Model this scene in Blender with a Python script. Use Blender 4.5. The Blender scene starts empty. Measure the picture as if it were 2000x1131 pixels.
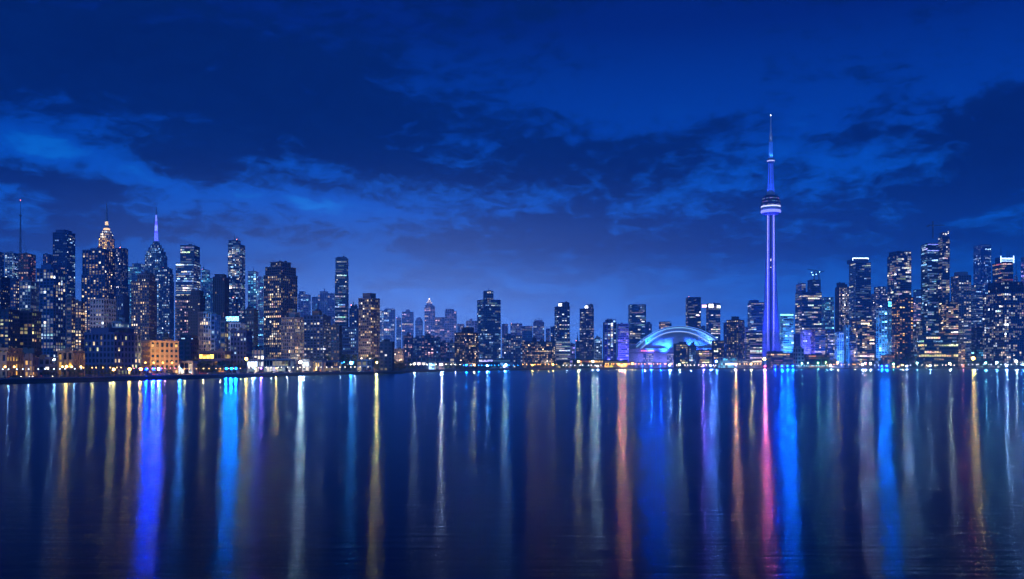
import bpy, math, random
from mathutils import Vector, Matrix
R = math.radians
scene = bpy.context.scene
F = 1732.0          # focal length in photograph pixels (2000 px wide)
HZ = 712.0          # horizon row in the photograph
CH = 8.0            # camera height over the water, metres
GZ = 2.0            # height of the land above the water

# ------------------------------------------------------------------ camera
cd = bpy.data.cameras.new('camera')
cd.sensor_width = 36.0
cd.lens = 36.0 * F / 2000.0
cd.shift_y = (HZ - 565.5) / 2000.0
cd.clip_start = 0.5
cd.clip_end = 60000
cam = bpy.data.objects.new('camera', cd)
scene.collection.objects.link(cam)
cam.location = (0, 0, CH)
cam.rotation_euler = (R(90), 0, 0)
scene.camera = cam

# ------------------------------------------------------------------ render settings
scene.render.engine = 'CYCLES'
cy = scene.cycles
cy.use_denoising = True
cy.denoiser = 'OPENIMAGEDENOISE'
cy.max_bounces = 4
cy.diffuse_bounces = 1
cy.glossy_bounces = 2
cy.transmission_bounces = 2
cy.volume_bounces = 1
cy.transparent_max_bounces = 4
cy.sample_clamp_indirect = 6.0
cy.sample_clamp_direct = 0.0
cy.caustics_reflective = False
cy.caustics_refractive = False
cy.use_light_tree = True
cy.use_adaptive_sampling = False
vs = scene.view_settings
vs.view_transform = 'Standard'
vs.look = 'None'
vs.gamma = 1.0
vs.use_curve_mapping = False
vs.exposure = 0.0

# ------------------------------------------------------------------ world: dusk sky with cloud banks
world = bpy.data.worlds.new('World')
scene.world = world
world.use_nodes = True
NT = world.node_tree
for n in list(NT.nodes):
    NT.nodes.remove(n)

def nd(t, typ, **kw):
    n = t.nodes.new(typ)
    for k, v in kw.items():
        setattr(n, k, v)
    return n

def mth(t, op, a, b=None, c=None, clamp=False):
    n = t.nodes.new('ShaderNodeMath')
    n.operation = op
    n.use_clamp = clamp
    for i, v in enumerate((a, b, c)):
        if v is None:
            continue
        if hasattr(v, 'is_linked'):
            t.links.new(v, n.inputs[i])
        else:
            n.inputs[i].default_value = v
    return n.outputs[0]

def mixc(t, fac, a, b, blend='MIX'):
    n = t.nodes.new('ShaderNodeMix')
    n.data_type = 'RGBA'
    n.blend_type = blend
    for sock, v in ((n.inputs[0], fac), (n.inputs[6], a), (n.inputs[7], b)):
        if hasattr(v, 'is_linked'):
            t.links.new(v, sock)
        elif isinstance(v, (int, float)):
            sock.default_value = v
        else:
            sock.default_value = (*v, 1)
    return n.outputs[2]

def ramp(t, fac, stops, interp='LINEAR'):
    n = t.nodes.new('ShaderNodeValToRGB')
    n.color_ramp.interpolation = interp
    e = n.color_ramp.elements
    while len(e) > 1:
        e.remove(e[-1])
    e[0].position = stops[0][0]
    e[0].color = (*stops[0][1], 1)
    for p, c in stops[1:]:
        k = e.new(p)
        k.color = (*c, 1)
    t.links.new(fac, n.inputs[0])
    return n.outputs[0]

def azel(px, py):
    u = (px - 1000) / F
    v = (HZ - py) / F
    return math.atan(u), math.atan(v / math.sqrt(1 + u * u))

def build_world():
    t = NT
    L = t.links.new
    tc = nd(t, 'ShaderNodeTexCoord')
    nrm = nd(t, 'ShaderNodeVectorMath', operation='NORMALIZE')
    L(tc.outputs['Generated'], nrm.inputs[0])
    sp = nd(t, 'ShaderNodeSeparateXYZ')
    L(nrm.outputs[0], sp.inputs[0])
    X, Y, Z = sp.outputs
    el = mth(t, 'ARCSINE', Z)
    az = mth(t, 'ARCTAN2', X, Y)
    # clear dusk sky by elevation (radians, 0 .. 0.5 mapped to 0 .. 1)
    e01 = mth(t, 'MULTIPLY', el, 2.0, clamp=True)
    clear = ramp(t, e01, [(0.00, (0.015, 0.46, 2.2)), (0.08, (0.011, 0.43, 2.05)), (0.16, (0.006, 0.33, 1.55)), (0.24, (0.002, 0.22, 1.10)),
                          (0.34, (0.0006, 0.175, 1.02)), (0.50, (0.0003, 0.066, 0.50)), (0.72, (0.0002, 0.018, 0.20)),
                          (1.0, (0.0002, 0.011, 0.13))])
    # the physical sky under it, sun a little below the horizon
    sky = nd(t, 'ShaderNodeTexSky', sky_type='NISHITA')
    sky.sun_disc = False
    sky.sun_elevation = R(-3.5)
    sky.sun_rotation = R(215)
    nish = mixc(t, 1.0, sky.outputs[0], (0.008, 0.03, 0.10), 'MULTIPLY')
    clear = mixc(t, 1.0, clear, nish, 'ADD')
    # flat cloud deck coordinates: direction divided by height
    dz = mth(t, 'ADD', mth(t, 'MAXIMUM', Z, 0.0), 0.10)
    px_ = mth(t, 'DIVIDE', X, dz)
    py_ = mth(t, 'DIVIDE', Y, dz)
    cv = nd(t, 'ShaderNodeCombineXYZ')
    L(px_, cv.inputs[0]); L(py_, cv.inputs[1])
    def noise(scale, detail, rough, dist, off, vec=None, sx=1.0, sy=1.0):
        mp = nd(t, 'ShaderNodeMapping')
        mp.inputs['Location'].default_value = off
        mp.inputs['Scale'].default_value = (sx, sy, 1)
        L(vec if vec is not None else cv.outputs[0], mp.inputs[0])
        n = nd(t, 'ShaderNodeTexNoise')
        n.inputs['Scale'].default_value = scale
        n.inputs['Detail'].default_value = detail
        n.inputs['Roughness'].default_value = rough
        n.inputs['Distortion'].default_value = dist
        L(mp.outputs[0], n.inputs['Vector'])
        return n.outputs['Fac']
    av = nd(t, 'ShaderNodeCombineXYZ')
    L(az, av.inputs[0]); L(el, av.inputs[1])
    n1 = noise(1.5, 9, 0.60, 0.6, (3.1, 1.7, 0), sx=1.0, sy=1.1)
    n2 = noise(11.0, 9, 0.62, 0.8, (1.3, 5.2, 0), av.outputs[0], sx=1.0, sy=2.3)
    nf = noise(42.0, 7, 0.64, 0.6, (2.3, 0.2, 0), av.outputs[0], sx=1.0, sy=2.2)
    n = mth(t, 'ADD', mth(t, 'MULTIPLY', n1, 0.75), mth(t, 'MULTIPLY', n2, 0.95))
    n = mth(t, 'ADD', mth(t, 'ADD', n, mth(t, 'MULTIPLY', nf, 0.75)), -0.715)
    # large cloud banks and gaps (sky positions, amount > 0 is cloud)
    blobs = [  # px, py, half width px, half height px, amount, tilt
        (1930, 325, 150, 95, 0.22, 0.25), (2040, 260, 130, 110, 0.20, 0.3), (1680, 265, 130, 26, 0.17, 0.10), (1850, 262, 90, 34, 0.14, 0.25),
        (1640, 330, 200, 40, -0.10, 0.0), (1760, 378, 200, 24, 0.13, 0.05), (1700, 400, 260, 18, -0.07, 0.0),
        (1220, 320, 200, 50, 0.16, -0.05), (1500, 450, 600, 62, 0.15, -0.04), (1120, 400, 330, 26, -0.12, -0.10), (1950, 420, 120, 14, -0.16, 0.1),
        (80, 288, 170, 30, -0.27, -0.06), (270, 336, 170, 22, -0.24, -0.2), (330, 310, 120, 26, 0.13, 0.0), (60, 350, 230, 38, 0.24, -0.05), (500, 384, 230, 24, -0.30, -0.06), (700, 345, 200, 18, -0.14, -0.1), (780, 425, 160, 22, -0.15, -0.12), (330, 342, 120, 16, 0.12, -0.1),
        (420, 180, 620, 110, 0.17, -0.1), (760, 260, 420, 70, 0.15, -0.1), (900, 120, 300, 80, 0.10, 0), (150, 60, 500, 90, 0.16, 0.0), (330, 440, 420, 34, 0.09, 0.05), (800, 390, 320, 40, 0.08, -0.1), (1000, 470, 260, 40, 0.10, -0.1), (980, 570, 70, 22, 0.12, -0.1), (830, 545, 120, 22, 0.10, 0.05), (560, 500, 300, 50, -0.06, 0),
        (1350, 110, 520, 130, -0.30, 0.0), (1350, 240, 300, 40, -0.06, 0), (1150, 500, 300, 60, 0.05, 0), (1500, 620, 700, 70, -0.05, 0),
    ]
    bias = None
    for (bx, by, hw, hh, amt, tilt) in blobs:
        a0, e0 = azel(bx, by)
        sa = hw / F * math.cos(a0) ** 2
        se = hh / F * math.cos(a0)
        da = mth(t, 'SUBTRACT', az, a0)
        de = mth(t, 'SUBTRACT', el, e0)
        de = mth(t, 'SUBTRACT', de, mth(t, 'MULTIPLY', da, tilt))
        q = mth(t, 'ADD', mth(t, 'POWER', mth(t, 'DIVIDE', da, sa), 2.0), mth(t, 'POWER', mth(t, 'DIVIDE', de, se), 2.0))
        g = mth(t, 'MULTIPLY', mth(t, 'EXPONENT', mth(t, 'MULTIPLY', q, -1.0)), amt)
        bias = g if bias is None else mth(t, 'ADD', bias, g)
    field = mth(t, 'ADD', n, bias)
    cloud = nd(t, 'ShaderNodeMapRange', interpolation_type='SMOOTHSTEP')
    cloud.inputs['From Min'].default_value = 0.34
    cloud.inputs['From Max'].default_value = 0.69
    L(field, cloud.inputs['Value'])
    cloud = cloud.outputs[0]
    # cloud colour: dark navy high up, lit by the town low down
    ccol = ramp(t, e01, [(0.00, (0.018, 0.38, 1.8)), (0.14, (0.006, 0.18, 0.95)), (0.26, (0.002, 0.042, 0.27)), (0.40, (0.0005, 0.014, 0.10)),
                         (0.60, (0.0003, 0.0115, 0.09)), (1.0, (0.0003, 0.008, 0.07))])
    shade = mth(t, 'ADD', mth(t, 'MULTIPLY', nf, 0.5), mth(t, 'MULTIPLY', n2, 0.9))
    ccol = mixc(t, 1.0, ccol, ramp(t, shade, [(0.35, (0.50, 0.55, 0.62)), (0.95, (1.7, 1.6, 1.45))]), 'MULTIPLY')
    # thin bright rims where the deck breaks
    rim = nd(t, 'ShaderNodeMapRange', interpolation_type='SMOOTHSTEP')
    rim.inputs['From Min'].default_value = 0.34
    rim.inputs['From Max'].default_value = 0.08
    L(field, rim.inputs['Value'])
    col = mixc(t, cloud, clear, ccol)
    low = nd(t, 'ShaderNodeMapRange', interpolation_type='SMOOTHSTEP')
    low.inputs['From Min'].default_value = 0.29
    low.inputs['From Max'].default_value = 0.22
    L(el, low.inputs['Value'])
    high = nd(t, 'ShaderNodeMapRange', interpolation_type='SMOOTHSTEP')
    high.inputs['From Min'].default_value = 0.09
    high.inputs['From Max'].default_value = 0.16
    L(el, high.inputs['Value'])
    rimf = mth(t, 'MULTIPLY', mth(t, 'MULTIPLY', rim.outputs[0], low.outputs[0]), high.outputs[0])
    col = mixc(t, rimf, col, mixc(t, 1.0, clear, (3.0, 1.9, 1.35), 'MULTIPLY'))
    # town glow low over the middle of the bay
    a0, e0 = azel(760, 640)
    q = mth(t, 'ADD', mth(t, 'POWER', mth(t, 'DIVIDE', mth(t, 'SUBTRACT', az, a0), 0.33), 2.0), mth(t, 'POWER', mth(t, 'DIVIDE', mth(t, 'SUBTRACT', el, e0), 0.085), 2.0))
    glow = mth(t, 'EXPONENT', mth(t, 'MULTIPLY', q, -1.0))
    col = mixc(t, glow, col, mixc(t, 1.0, col, (0.38, 0.50, 0.74), 'ADD'))
    # below the horizon: dark water colour
    down = mth(t, 'MULTIPLY', el, -12.0, clamp=True)
    col = mixc(t, down, col, (0.002, 0.010, 0.06))
    bg = nd(t, 'ShaderNodeBackground')
    L(col, bg.inputs[0])
    bg.inputs[1].default_value = 1.0
    out = nd(t, 'ShaderNodeOutputWorld')
    L(bg.outputs[0], out.inputs[0])
    world.cycles.sampling_method = 'MANUAL'
    world.cycles.sample_map_resolution = 512
build_world()

# soft blue sun lamp from the lake side, added as fill on the facades
sd = bpy.data.lights.new('sun', 'SUN')
sd.energy = 0.95
sd.angle = R(50)
sd.color = (0.22, 0.48, 1.0)
sun = bpy.data.objects.new('sun', sd)
scene.collection.objects.link(sun)
sun.rotation_euler = (R(62), 0, R(-20))

# ------------------------------------------------------------------ helpers
COL = scene.collection
rnd = random.Random(7)

def tag(o, label=None, cat=None, group=None, kind=None):
    if label: o['label'] = label
    if cat: o['category'] = cat
    if group: o['group'] = group
    if kind: o['kind'] = kind
    return o

def empty(name, loc=(0, 0, 0), rz=0.0):
    o = bpy.data.objects.new(name, None)
    o.location = loc
    o.rotation_euler = (0, 0, rz)
    o.empty_display_size = 1
    COL.objects.link(o)
    return o

class MB:
    def __init__(s):
        s.v = []; s.f = []; s.c = []
    def quad(s, a, b, c, d, col=None):
        i = len(s.v)
        s.v += [a, b, c, d]; s.f.append((i, i + 1, i + 2, i + 3)); s.c.append(col)
        return s
    def box(s, x0, x1, y0, y1, z0, z1, col=None):
        i = len(s.v)
        s.v += [(x0, y0, z0), (x1, y0, z0), (x1, y1, z0), (x0, y1, z0), (x0, y0, z1), (x1, y0, z1), (x1, y1, z1), (x0, y1, z1)]
        for q in ((0, 3, 2, 1), (4, 5, 6, 7), (0, 1, 5, 4), (1, 2, 6, 5), (2, 3, 7, 6), (3, 0, 4, 7)):
            s.f.append(tuple(i + k for k in q)); s.c.append(col)
        return s
    def loft(s, rings, cap0=True, cap1=True, closed=True, col=None):
        n = len(rings[0]); i0 = len(s.v)
        for r in rings: s.v += [tuple(p) for p in r]
        for k in range(len(rings) - 1):
            a = i0 + k * n; b = a + n
            for j in range(n if closed else n - 1):
                j2 = (j + 1) % n
                s.f.append((a + j, a + j2, b + j2, b + j)); s.c.append(col)
        if cap0: s.f.append(tuple(i0 + j for j in reversed(range(n)))); s.c.append(col)
        if cap1: s.f.append(tuple(i0 + (len(rings) - 1) * n + j for j in range(n))); s.c.append(col)
        return s
    def lathe(s, prof, n=12, cx=0, cy=0, ph=0.0, col=None):
        rings = [[(cx + r * math.cos(ph + 2 * math.pi * j / n), cy + r * math.sin(ph + 2 * math.pi * j / n), z) for j in range(n)] for r, z in prof]
        return s.loft(rings, col=col)
    def tube(s, p, q, r, r2=None, n=5, col=None):
        p = Vector(p); q = Vector(q); d = (q - p).normalized()
        a = d.orthogonal().normalized(); b = d.cross(a)
        r2 = r if r2 is None else r2
        rings = [[tuple(c + (a * math.cos(2 * math.pi * j / n) + b * math.sin(2 * math.pi * j / n)) * rr) for j in range(n)] for c, rr in ((p, r), (q, r2))]
        return s.loft(rings, col=col)
    def mesh(s, name):
        m = bpy.data.meshes.new(name)
        m.from_pydata(s.v, [], s.f)
        if any(c is not None for c in s.c):
            at = m.attributes.new('glow', 'FLOAT_COLOR', 'FACE')
            buf = []
            for c in s.c:
                c = c or (0, 0, 0)
                buf += [c[0], c[1], c[2], 1.0]
            at.data.foreach_set('color', buf)
        return m
    def build(s, name, mat, parent=None, kind=None, smooth=False):
        m = s.mesh(name)
        m.materials.append(mat)
        if smooth:
            m.polygons.foreach_set('use_smooth', [True] * len(m.polygons))
        o = bpy.data.objects.new(name, m)
        COL.objects.link(o)
        if parent: o.parent = parent
        if kind: o['kind'] = kind
        return o

def copy_tree(o, parent=None):
    c = o.copy(); COL.objects.link(c); c.parent = parent
    for ch in o.children:
        if ch.type != 'LIGHT':          # each lamp gets its own light where it stands
            copy_tree(ch, c)
    return c

# ------------------------------------------------------------------ materials
def mat_wall(name, col, rough=0.75, scale=0.08, var=0.35, bump=0.15):
    m = bpy.data.materials.new(name); m.use_nodes = True
    t = m.node_tree; p = t.nodes['Principled BSDF']
    tc = nd(t, 'ShaderNodeTexCoord')
    n = nd(t, 'ShaderNodeTexNoise'); n.inputs['Scale'].default_value = scale; n.inputs['Detail'].default_value = 6
    t.links.new(tc.outputs['Object'], n.inputs['Vector'])
    oi = nd(t, 'ShaderNodeObjectInfo')
    k = mth(t, 'ADD', mth(t, 'MULTIPLY', n.outputs['Fac'], var), 1 - var * 0.5)
    k = mth(t, 'MULTIPLY', k, mth(t, 'ADD', mth(t, 'MULTIPLY', oi.outputs['Random'], 0.24), 0.88))
    cc = nd(t, 'ShaderNodeCombineColor')
    for i in range(3):
        t.links.new(mth(t, 'MULTIPLY', k, col[i]), cc.inputs[i])
    t.links.new(cc.outputs[0], p.inputs['Base Color'])
    p.inputs['Roughness'].default_value = rough
    if bump:
        n2 = nd(t, 'ShaderNodeTexNoise'); n2.inputs['Scale'].default_value = 1.2; n2.inputs['Detail'].default_value = 4
        t.links.new(tc.outputs['Object'], n2.inputs['Vector'])
        b = nd(t, 'ShaderNodeBump'); b.inputs['Strength'].default_value = bump
        t.links.new(n2.outputs['Fac'], b.inputs['Height']); t.links.new(b.outputs[0], p.inputs['Normal'])
    return m

def mat_emit(name, col, strength, sample=True):
    m = bpy.data.materials.new(name); m.use_nodes = True
    p = m.node_tree.nodes['Principled BSDF']
    p.inputs['Base Color'].default_value = (0.3, 0.3, 0.3, 1)
    p.inputs['Emission Color'].default_value = (*col, 1)
    p.inputs['Emission Strength'].default_value = strength
    m.cycles.emission_sampling = 'AUTO' if sample else 'NONE'
    return m

W = {
    'navy': mat_wall('wall_slate', (0.07, 0.13, 0.30)),
    'brown': mat_wall('wall_brown_stone', (0.19, 0.165, 0.21)),
    'brick': mat_wall('wall_brick', (0.30, 0.15, 0.11)),
    'tan': mat_wall('wall_tan_stone', (0.30, 0.28, 0.32)),
    'sand': mat_wall('wall_sandstone', (0.45, 0.36, 0.24)),
    'grey': mat_wall('wall_grey_concrete', (0.17, 0.23, 0.34)),
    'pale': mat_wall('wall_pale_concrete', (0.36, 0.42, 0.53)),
    'white': mat_wall('wall_white_render', (0.72, 0.72, 0.71)),
    'dark': mat_wall('wall_dark_cladding', (0.030, 0.050, 0.105)),
    'glass': mat_wall('wall_blue_glass_cladding', (0.05, 0.14, 0.36), rough=0.3, bump=0.0),
    'teal': mat_wall('wall_teal_cladding', (0.08, 0.17, 0.20), rough=0.4, bump=0.0),
    'green': mat_wall('wall_green_glass', (0.07, 0.14, 0.12), rough=0.35, bump=0.0),
    'roof': mat_wall('roof_membrane', (0.09, 0.09, 0.10), rough=0.9),
    'metal': mat_wall('dark_metal', (0.12, 0.12, 0.13), rough=0.45, bump=0.0),
    'steel': mat_wall('light_steel', (0.4, 0.41, 0.43), rough=0.4, bump=0.0),
}

def mat_window():
    m = bpy.data.materials.new('window_glass'); m.use_nodes = True
    t = m.node_tree; p = t.nodes['Principled BSDF']
    p.inputs['Base Color'].default_value = (0.012, 0.024, 0.055, 1)
    p.inputs['Roughness'].default_value = 0.12
    a = nd(t, 'ShaderNodeAttribute'); a.attribute_name = 'glow'
    # blinds, ceilings and furniture seen through the lit pane
    tc = nd(t, 'ShaderNodeTexCoord')
    n = nd(t, 'ShaderNodeTexNoise'); n.inputs['Scale'].default_value = 0.7; n.inputs['Detail'].default_value = 3
    t.links.new(tc.outputs['Object'], n.inputs['Vector'])
    k = mth(t, 'ADD', mth(t, 'MULTIPLY', n.outputs['Fac'], 1.3), 0.35)
    t.links.new(a.outputs['Color'], p.inputs['Emission Color'])
    t.links.new(k, p.inputs['Emission Strength'])
    m.cycles.emission_sampling = 'NONE'
    return m
WIN = mat_window()
CORE = mat_wall('facade_core', (0.015, 0.030, 0.065), rough=0.4, bump=0.0)

EM = {}
def emit(col, strength, sample=True):
    k = (tuple(round(c, 2) for c in col), strength, sample)
    if k not in EM:
        EM[k] = mat_emit('lamp_glow', col, strength, sample)
    return EM[k]

def ray(px):
    return (px - 1000) / F
def zat(py, D):
    return CH + (HZ - py) * D / F

# ------------------------------------------------------------------ setting: shore, land, water
SHORE = [(-700, 800), (-300, 765), (0, 750), (150, 746), (300, 742), (480, 737), (600, 733.5), (750, 730.5), (786, 729.5), (792, 727.6), (880, 726.2),
         (1000, 723.6), (1100, 722.6), (1250, 722), (1500, 721.2), (1750, 721.2), (2000, 721.6), (2300, 722.2), (2900, 723)]
def shoreD(px):
    for (a, ya), (b, yb) in zip(SHORE, SHORE[1:]):
        if a <= px <= b:
            y = ya + (yb - ya) * (px - a) / (b - a)
            return CH * F / (y - HZ)
    return 1400.0
def ground(px, D):
    return Vector((ray(px) * D, D, GZ))

def mat_water():
    m = bpy.data.materials.new('lake_water'); m.use_nodes = True
    t = m.node_tree
    t.nodes.remove(t.nodes['Principled BSDF'])
    body = nd(t, 'ShaderNodeBsdfDiffuse'); body.inputs['Color'].default_value = (0.0003, 0.005, 0.028, 1)
    gl = nd(t, 'ShaderNodeBsdfAnisotropic'); gl.distribution = 'GGX'
    gl.inputs['Color'].default_value = (0.26, 0.50, 0.78, 1)
    gl.inputs['Roughness'].default_value = 0.16
    gl.inputs['Anisotropy'].default_value = 0.38          # swell crests run along the shore: slopes are steeper across it
    tg = nd(t, 'ShaderNodeCombineXYZ'); tg.inputs[0].default_value = 1.0
    t.links.new(tg.outputs[0], gl.inputs['Tangent'])
    fr = nd(t, 'ShaderNodeFresnel'); fr.inputs['IOR'].default_value = 1.33
    mx = nd(t, 'ShaderNodeMixShader')
    t.links.new(mth(t, 'POWER', fr.outputs[0], 1.4), mx.inputs[0]); t.links.new(body.outputs[0], mx.inputs[1]); t.links.new(gl.outputs[0], mx.inputs[2])
    t.links.new(mx.outputs[0], t.nodes['Material Output'].inputs['Surface'])
    tc = nd(t, 'ShaderNodeTexCoord')
    def ns(sx, sy, scale, detail, rough=0.6, dist=0.4):
        mp = nd(t, 'ShaderNodeMapping'); mp.inputs['Scale'].default_value = (sx, sy, 1)
        t.links.new(tc.outputs['Object'], mp.inputs[0])
        n = nd(t, 'ShaderNodeTexNoise'); n.inputs['Scale'].default_value = scale
        n.inputs['Detail'].default_value = detail; n.inputs['Roughness'].default_value = rough; n.inputs['Distortion'].default_value = dist
        t.links.new(mp.outputs[0], n.inputs['Vector'])
        return n.outputs['Fac']
    a = ns(0.09, 1.0, 1.2, 5, 0.62)
    b = ns(0.10, 1.0, 0.12, 5)
    c = ns(0.5, 1.0, 3.2, 4, 0.6)
    a = mth(t, 'ADD', a, mth(t, 'MULTIPLY', c, 0.10))
    h = mth(t, 'ADD', mth(t, 'MULTIPLY', a, 0.20), mth(t, 'MULTIPLY', b, 0.07))
    bp = nd(t, 'ShaderNodeBump'); bp.inputs['Strength'].default_value = 0.9; bp.inputs['Distance'].default_value = 0.6
    t.links.new(h, bp.inputs['Height']); t.links.new(bp.outputs[0], gl.inputs['Normal'])
    return m

wm = MB(); wm.quad((-4100, -250, 0), (4100, -250, 0), (4100, 4800, 0), (-4100, 4800, 0))
tag(wm.build('water', mat_water()), 'calm dark blue lake mirroring the town lights', 'water', kind='structure')

def build_land():
    pts = []
    for px, y in SHORE:
        D = CH * F / (y - HZ); pts.append((ray(px) * D, D))
    pts[0] = (-2600, pts[0][1]); 
    far = [(4000, 2000), (4000, 4700), (-4000, 4700), (-4000, pts[0][1])]
    poly = pts + far
    mb = MB()
    mb.v = [(x, y, GZ) for x, y in poly]
    mb.f = [tuple(range(len(poly)))]; mb.c = [None]
    tag(mb.build('ground', mat_wall('paving_and_soil', (0.10, 0.10, 0.09), rough=0.9, scale=0.05, var=0.8)), 'flat town ground behind the quay', 'ground', kind='structure')
    # quay wall: stone face with a proud coping, and a strip of paved promenade
    wb = MB(); cb = MB(); pb = MB(); rb = MB()
    dense = []
    for (x0, y0), (x1, y1) in zip(pts, pts[1:]):
        k = max(1, int(math.hypot(x1 - x0, y1 - y0) / 40))
        for j in range(k):
            dense.append((x0 + (x1 - x0) * j / k, y0 + (y1 - y0) * j / k))
    dense.append(pts[-1])
    for (x0, y0), (x1, y1) in zip(dense, dense[1:]):
        L = math.hypot(x1 - x0, y1 - y0) or 1; nx, ny = (y1 - y0) / L, -(x1 - x0) / L
        j = rnd.uniform(-0.12, 0.12)
        def P(x, y, o, z): return (x + nx * o, y + ny * o, z)
        wb.loft([[P(x0, y0, 0.9 + j, -1.0), P(x0, y0, 0.35 + j, 1.75), P(x0, y0, -1.0, 1.75), P(x0, y0, -1.0, -1.0)],
                 [P(x1, y1, 0.9 + j, -1.0), P(x1, y1, 0.35 + j, 1.75), P(x1, y1, -1.0, 1.75), P(x1, y1, -1.0, -1.0)]])
        cb.loft([[P(x0, y0, 0.75, 1.752), P(x0, y0, 0.75, 2.28), P(x0, y0, -0.9, 2.28), P(x0, y0, -0.9, 1.752)],
                 [P(x1, y1, 0.75, 1.752), P(x1, y1, 0.75, 2.28), P(x1, y1, -0.9, 2.28), P(x1, y1, -0.9, 1.752)]])
        pb.quad(P(x0, y0, -0.9, GZ + 0.01), P(x1, y1, -0.9, GZ + 0.01), P(x1, y1, -14, GZ + 0.01), P(x0, y0, -14, GZ + 0.01))
        n = max(1, int(L / 2.5))
        for q in range(n):
            x, y = x0 + (x1 - x0) * q / n, y0 + (y1 - y0) * q / n
            rb.tube(P(x, y, 0.1, 2.28), P(x, y, 0.1, 3.35), 0.05, n=4)
        for zz in (2.8, 3.35):
            rb.tube(P(x0, y0, 0.1, zz), P(x1, y1, 0.1, zz), 0.05, n=4)
    q = wb.build('quay_wall', mat_wall('quay_stone', (0.16, 0.15, 0.14), rough=0.9, scale=0.3, var=0.7))
    tag(q, 'long dark stone quay wall along the waterline', 'quay wall', kind='structure')
    cb.build('coping', W['grey'], q, 'stuff')
    rb.build('railing', W['metal'], q, 'stuff')
    tag(pb.build('promenade', mat_wall('promenade_paving', (0.2, 0.19, 0.18), rough=0.85, scale=0.4, var=0.5)), 'paved walk along the top of the quay', 'promenade', kind='structure')
build_land()

# ------------------------------------------------------------------ haze
def build_haze():
    mb = MB(); mb.box(-4200, 4200, -300, 4900, -1.5, 600)
    m = bpy.data.materials.new('dusk_haze'); m.use_nodes = True
    t = m.node_tree
    for n in list(t.nodes): t.nodes.remove(n)
    o = nd(t, 'ShaderNodeOutputMaterial'); v = nd(t, 'ShaderNodeVolumePrincipled')
    v.inputs['Color'].default_value = (0.12, 0.52, 1.0, 1)
    v.inputs['Density'].default_value = 0.00029
    v.inputs['Anisotropy'].default_value = 0.6
    t.links.new(v.outputs[0], o.inputs['Volume'])
    m.cycles.homogeneous_volume = True
    h = mb.build('haze', m, kind='stuff')
    tag(h, 'thin blue evening haze over lake and town', 'haze')
    h.visible_shadow = True
build_haze()

# ------------------------------------------------------------------ buildings
PAL = {'warm': [(1, .72, .40), (1, .82, .56), (1, .64, .3), (1, .9, .74)], 'white': [(1, .9, .74), (.9, .95, 1), (1, .84, .62), (.75, .88, 1)], 'cool': [(.42, .70, 1), (.75, .88, 1), (.30, .58, 1), (1, .9, .72)],
       'mix': [(1, .8, .5), (1, .9, .74), (.8, .9, 1), (.6, .78, 1), (.62, .8, 1)], 'gold': [(1, .56, .12), (1, .64, .2), (1, .47, .07)], 'blue': [(.22, .5, 1), (.3, .62, 1), (.7, .85, 1)],
       'cyan': [(.12, .6, 1), (.25, .75, 1), (.6, .9, 1)], 'violet': [(.3, .26, 1), (.5, .42, 1), (.8, .8, 1)], 'pink': [(1, .6, .62), (.95, .7, .9), (1, .72, .5)], 'yellow': [(1, .82, .32), (1, .76, .4), (.9, .95, .5)], 'red': [(1, .35, .22), (1, .5, .4), (1, .7, .55)]}
STY = {  # spandrel share of a floor, pier share of a bay, pier proud, slab proud, wall on glass
    'punch': (.46, .42, .02, 0), 'ribbon': (.45, .10, -.1, 0), 'glass': (.20, .08, .03, 0), 'rib': (.30, .40, .35, -.15), 'slab': (.26, .10, -.5, .9), 'grid': (.30, .26, .05, 0)}

def face_frame(w, d, face):
    """origin, along, outward for a face of a box centred on 0 with front at -d/2"""
    if face == 'f': return Vector((-w / 2, -d / 2, 0)), Vector((1, 0, 0)), Vector((0, -1, 0)), w
    if face == 'r': return Vector((w / 2, -d / 2, 0)), Vector((0, 1, 0)), Vector((1, 0, 0)), d
    if face == 'l': return Vector((-w / 2, d / 2, 0)), Vector((0, -1, 0)), Vector((-1, 0, 0)), d
    return Vector((w / 2, d / 2, 0)), Vector((-1, 0, 0)), Vector((0, 1, 0)), w

def obox(mb, o, u, n, a0, a1, n0, n1, z0, z1):
    """box in face coordinates: a along the face, n outward"""
    p = [o + u * a + n * m for a, m in ((a0, n0), (a1, n0), (a1, n1), (a0, n1))]
    mb.loft([[(q.x, q.y, z0) for q in p], [(q.x, q.y, z1) for q in p]])

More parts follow.
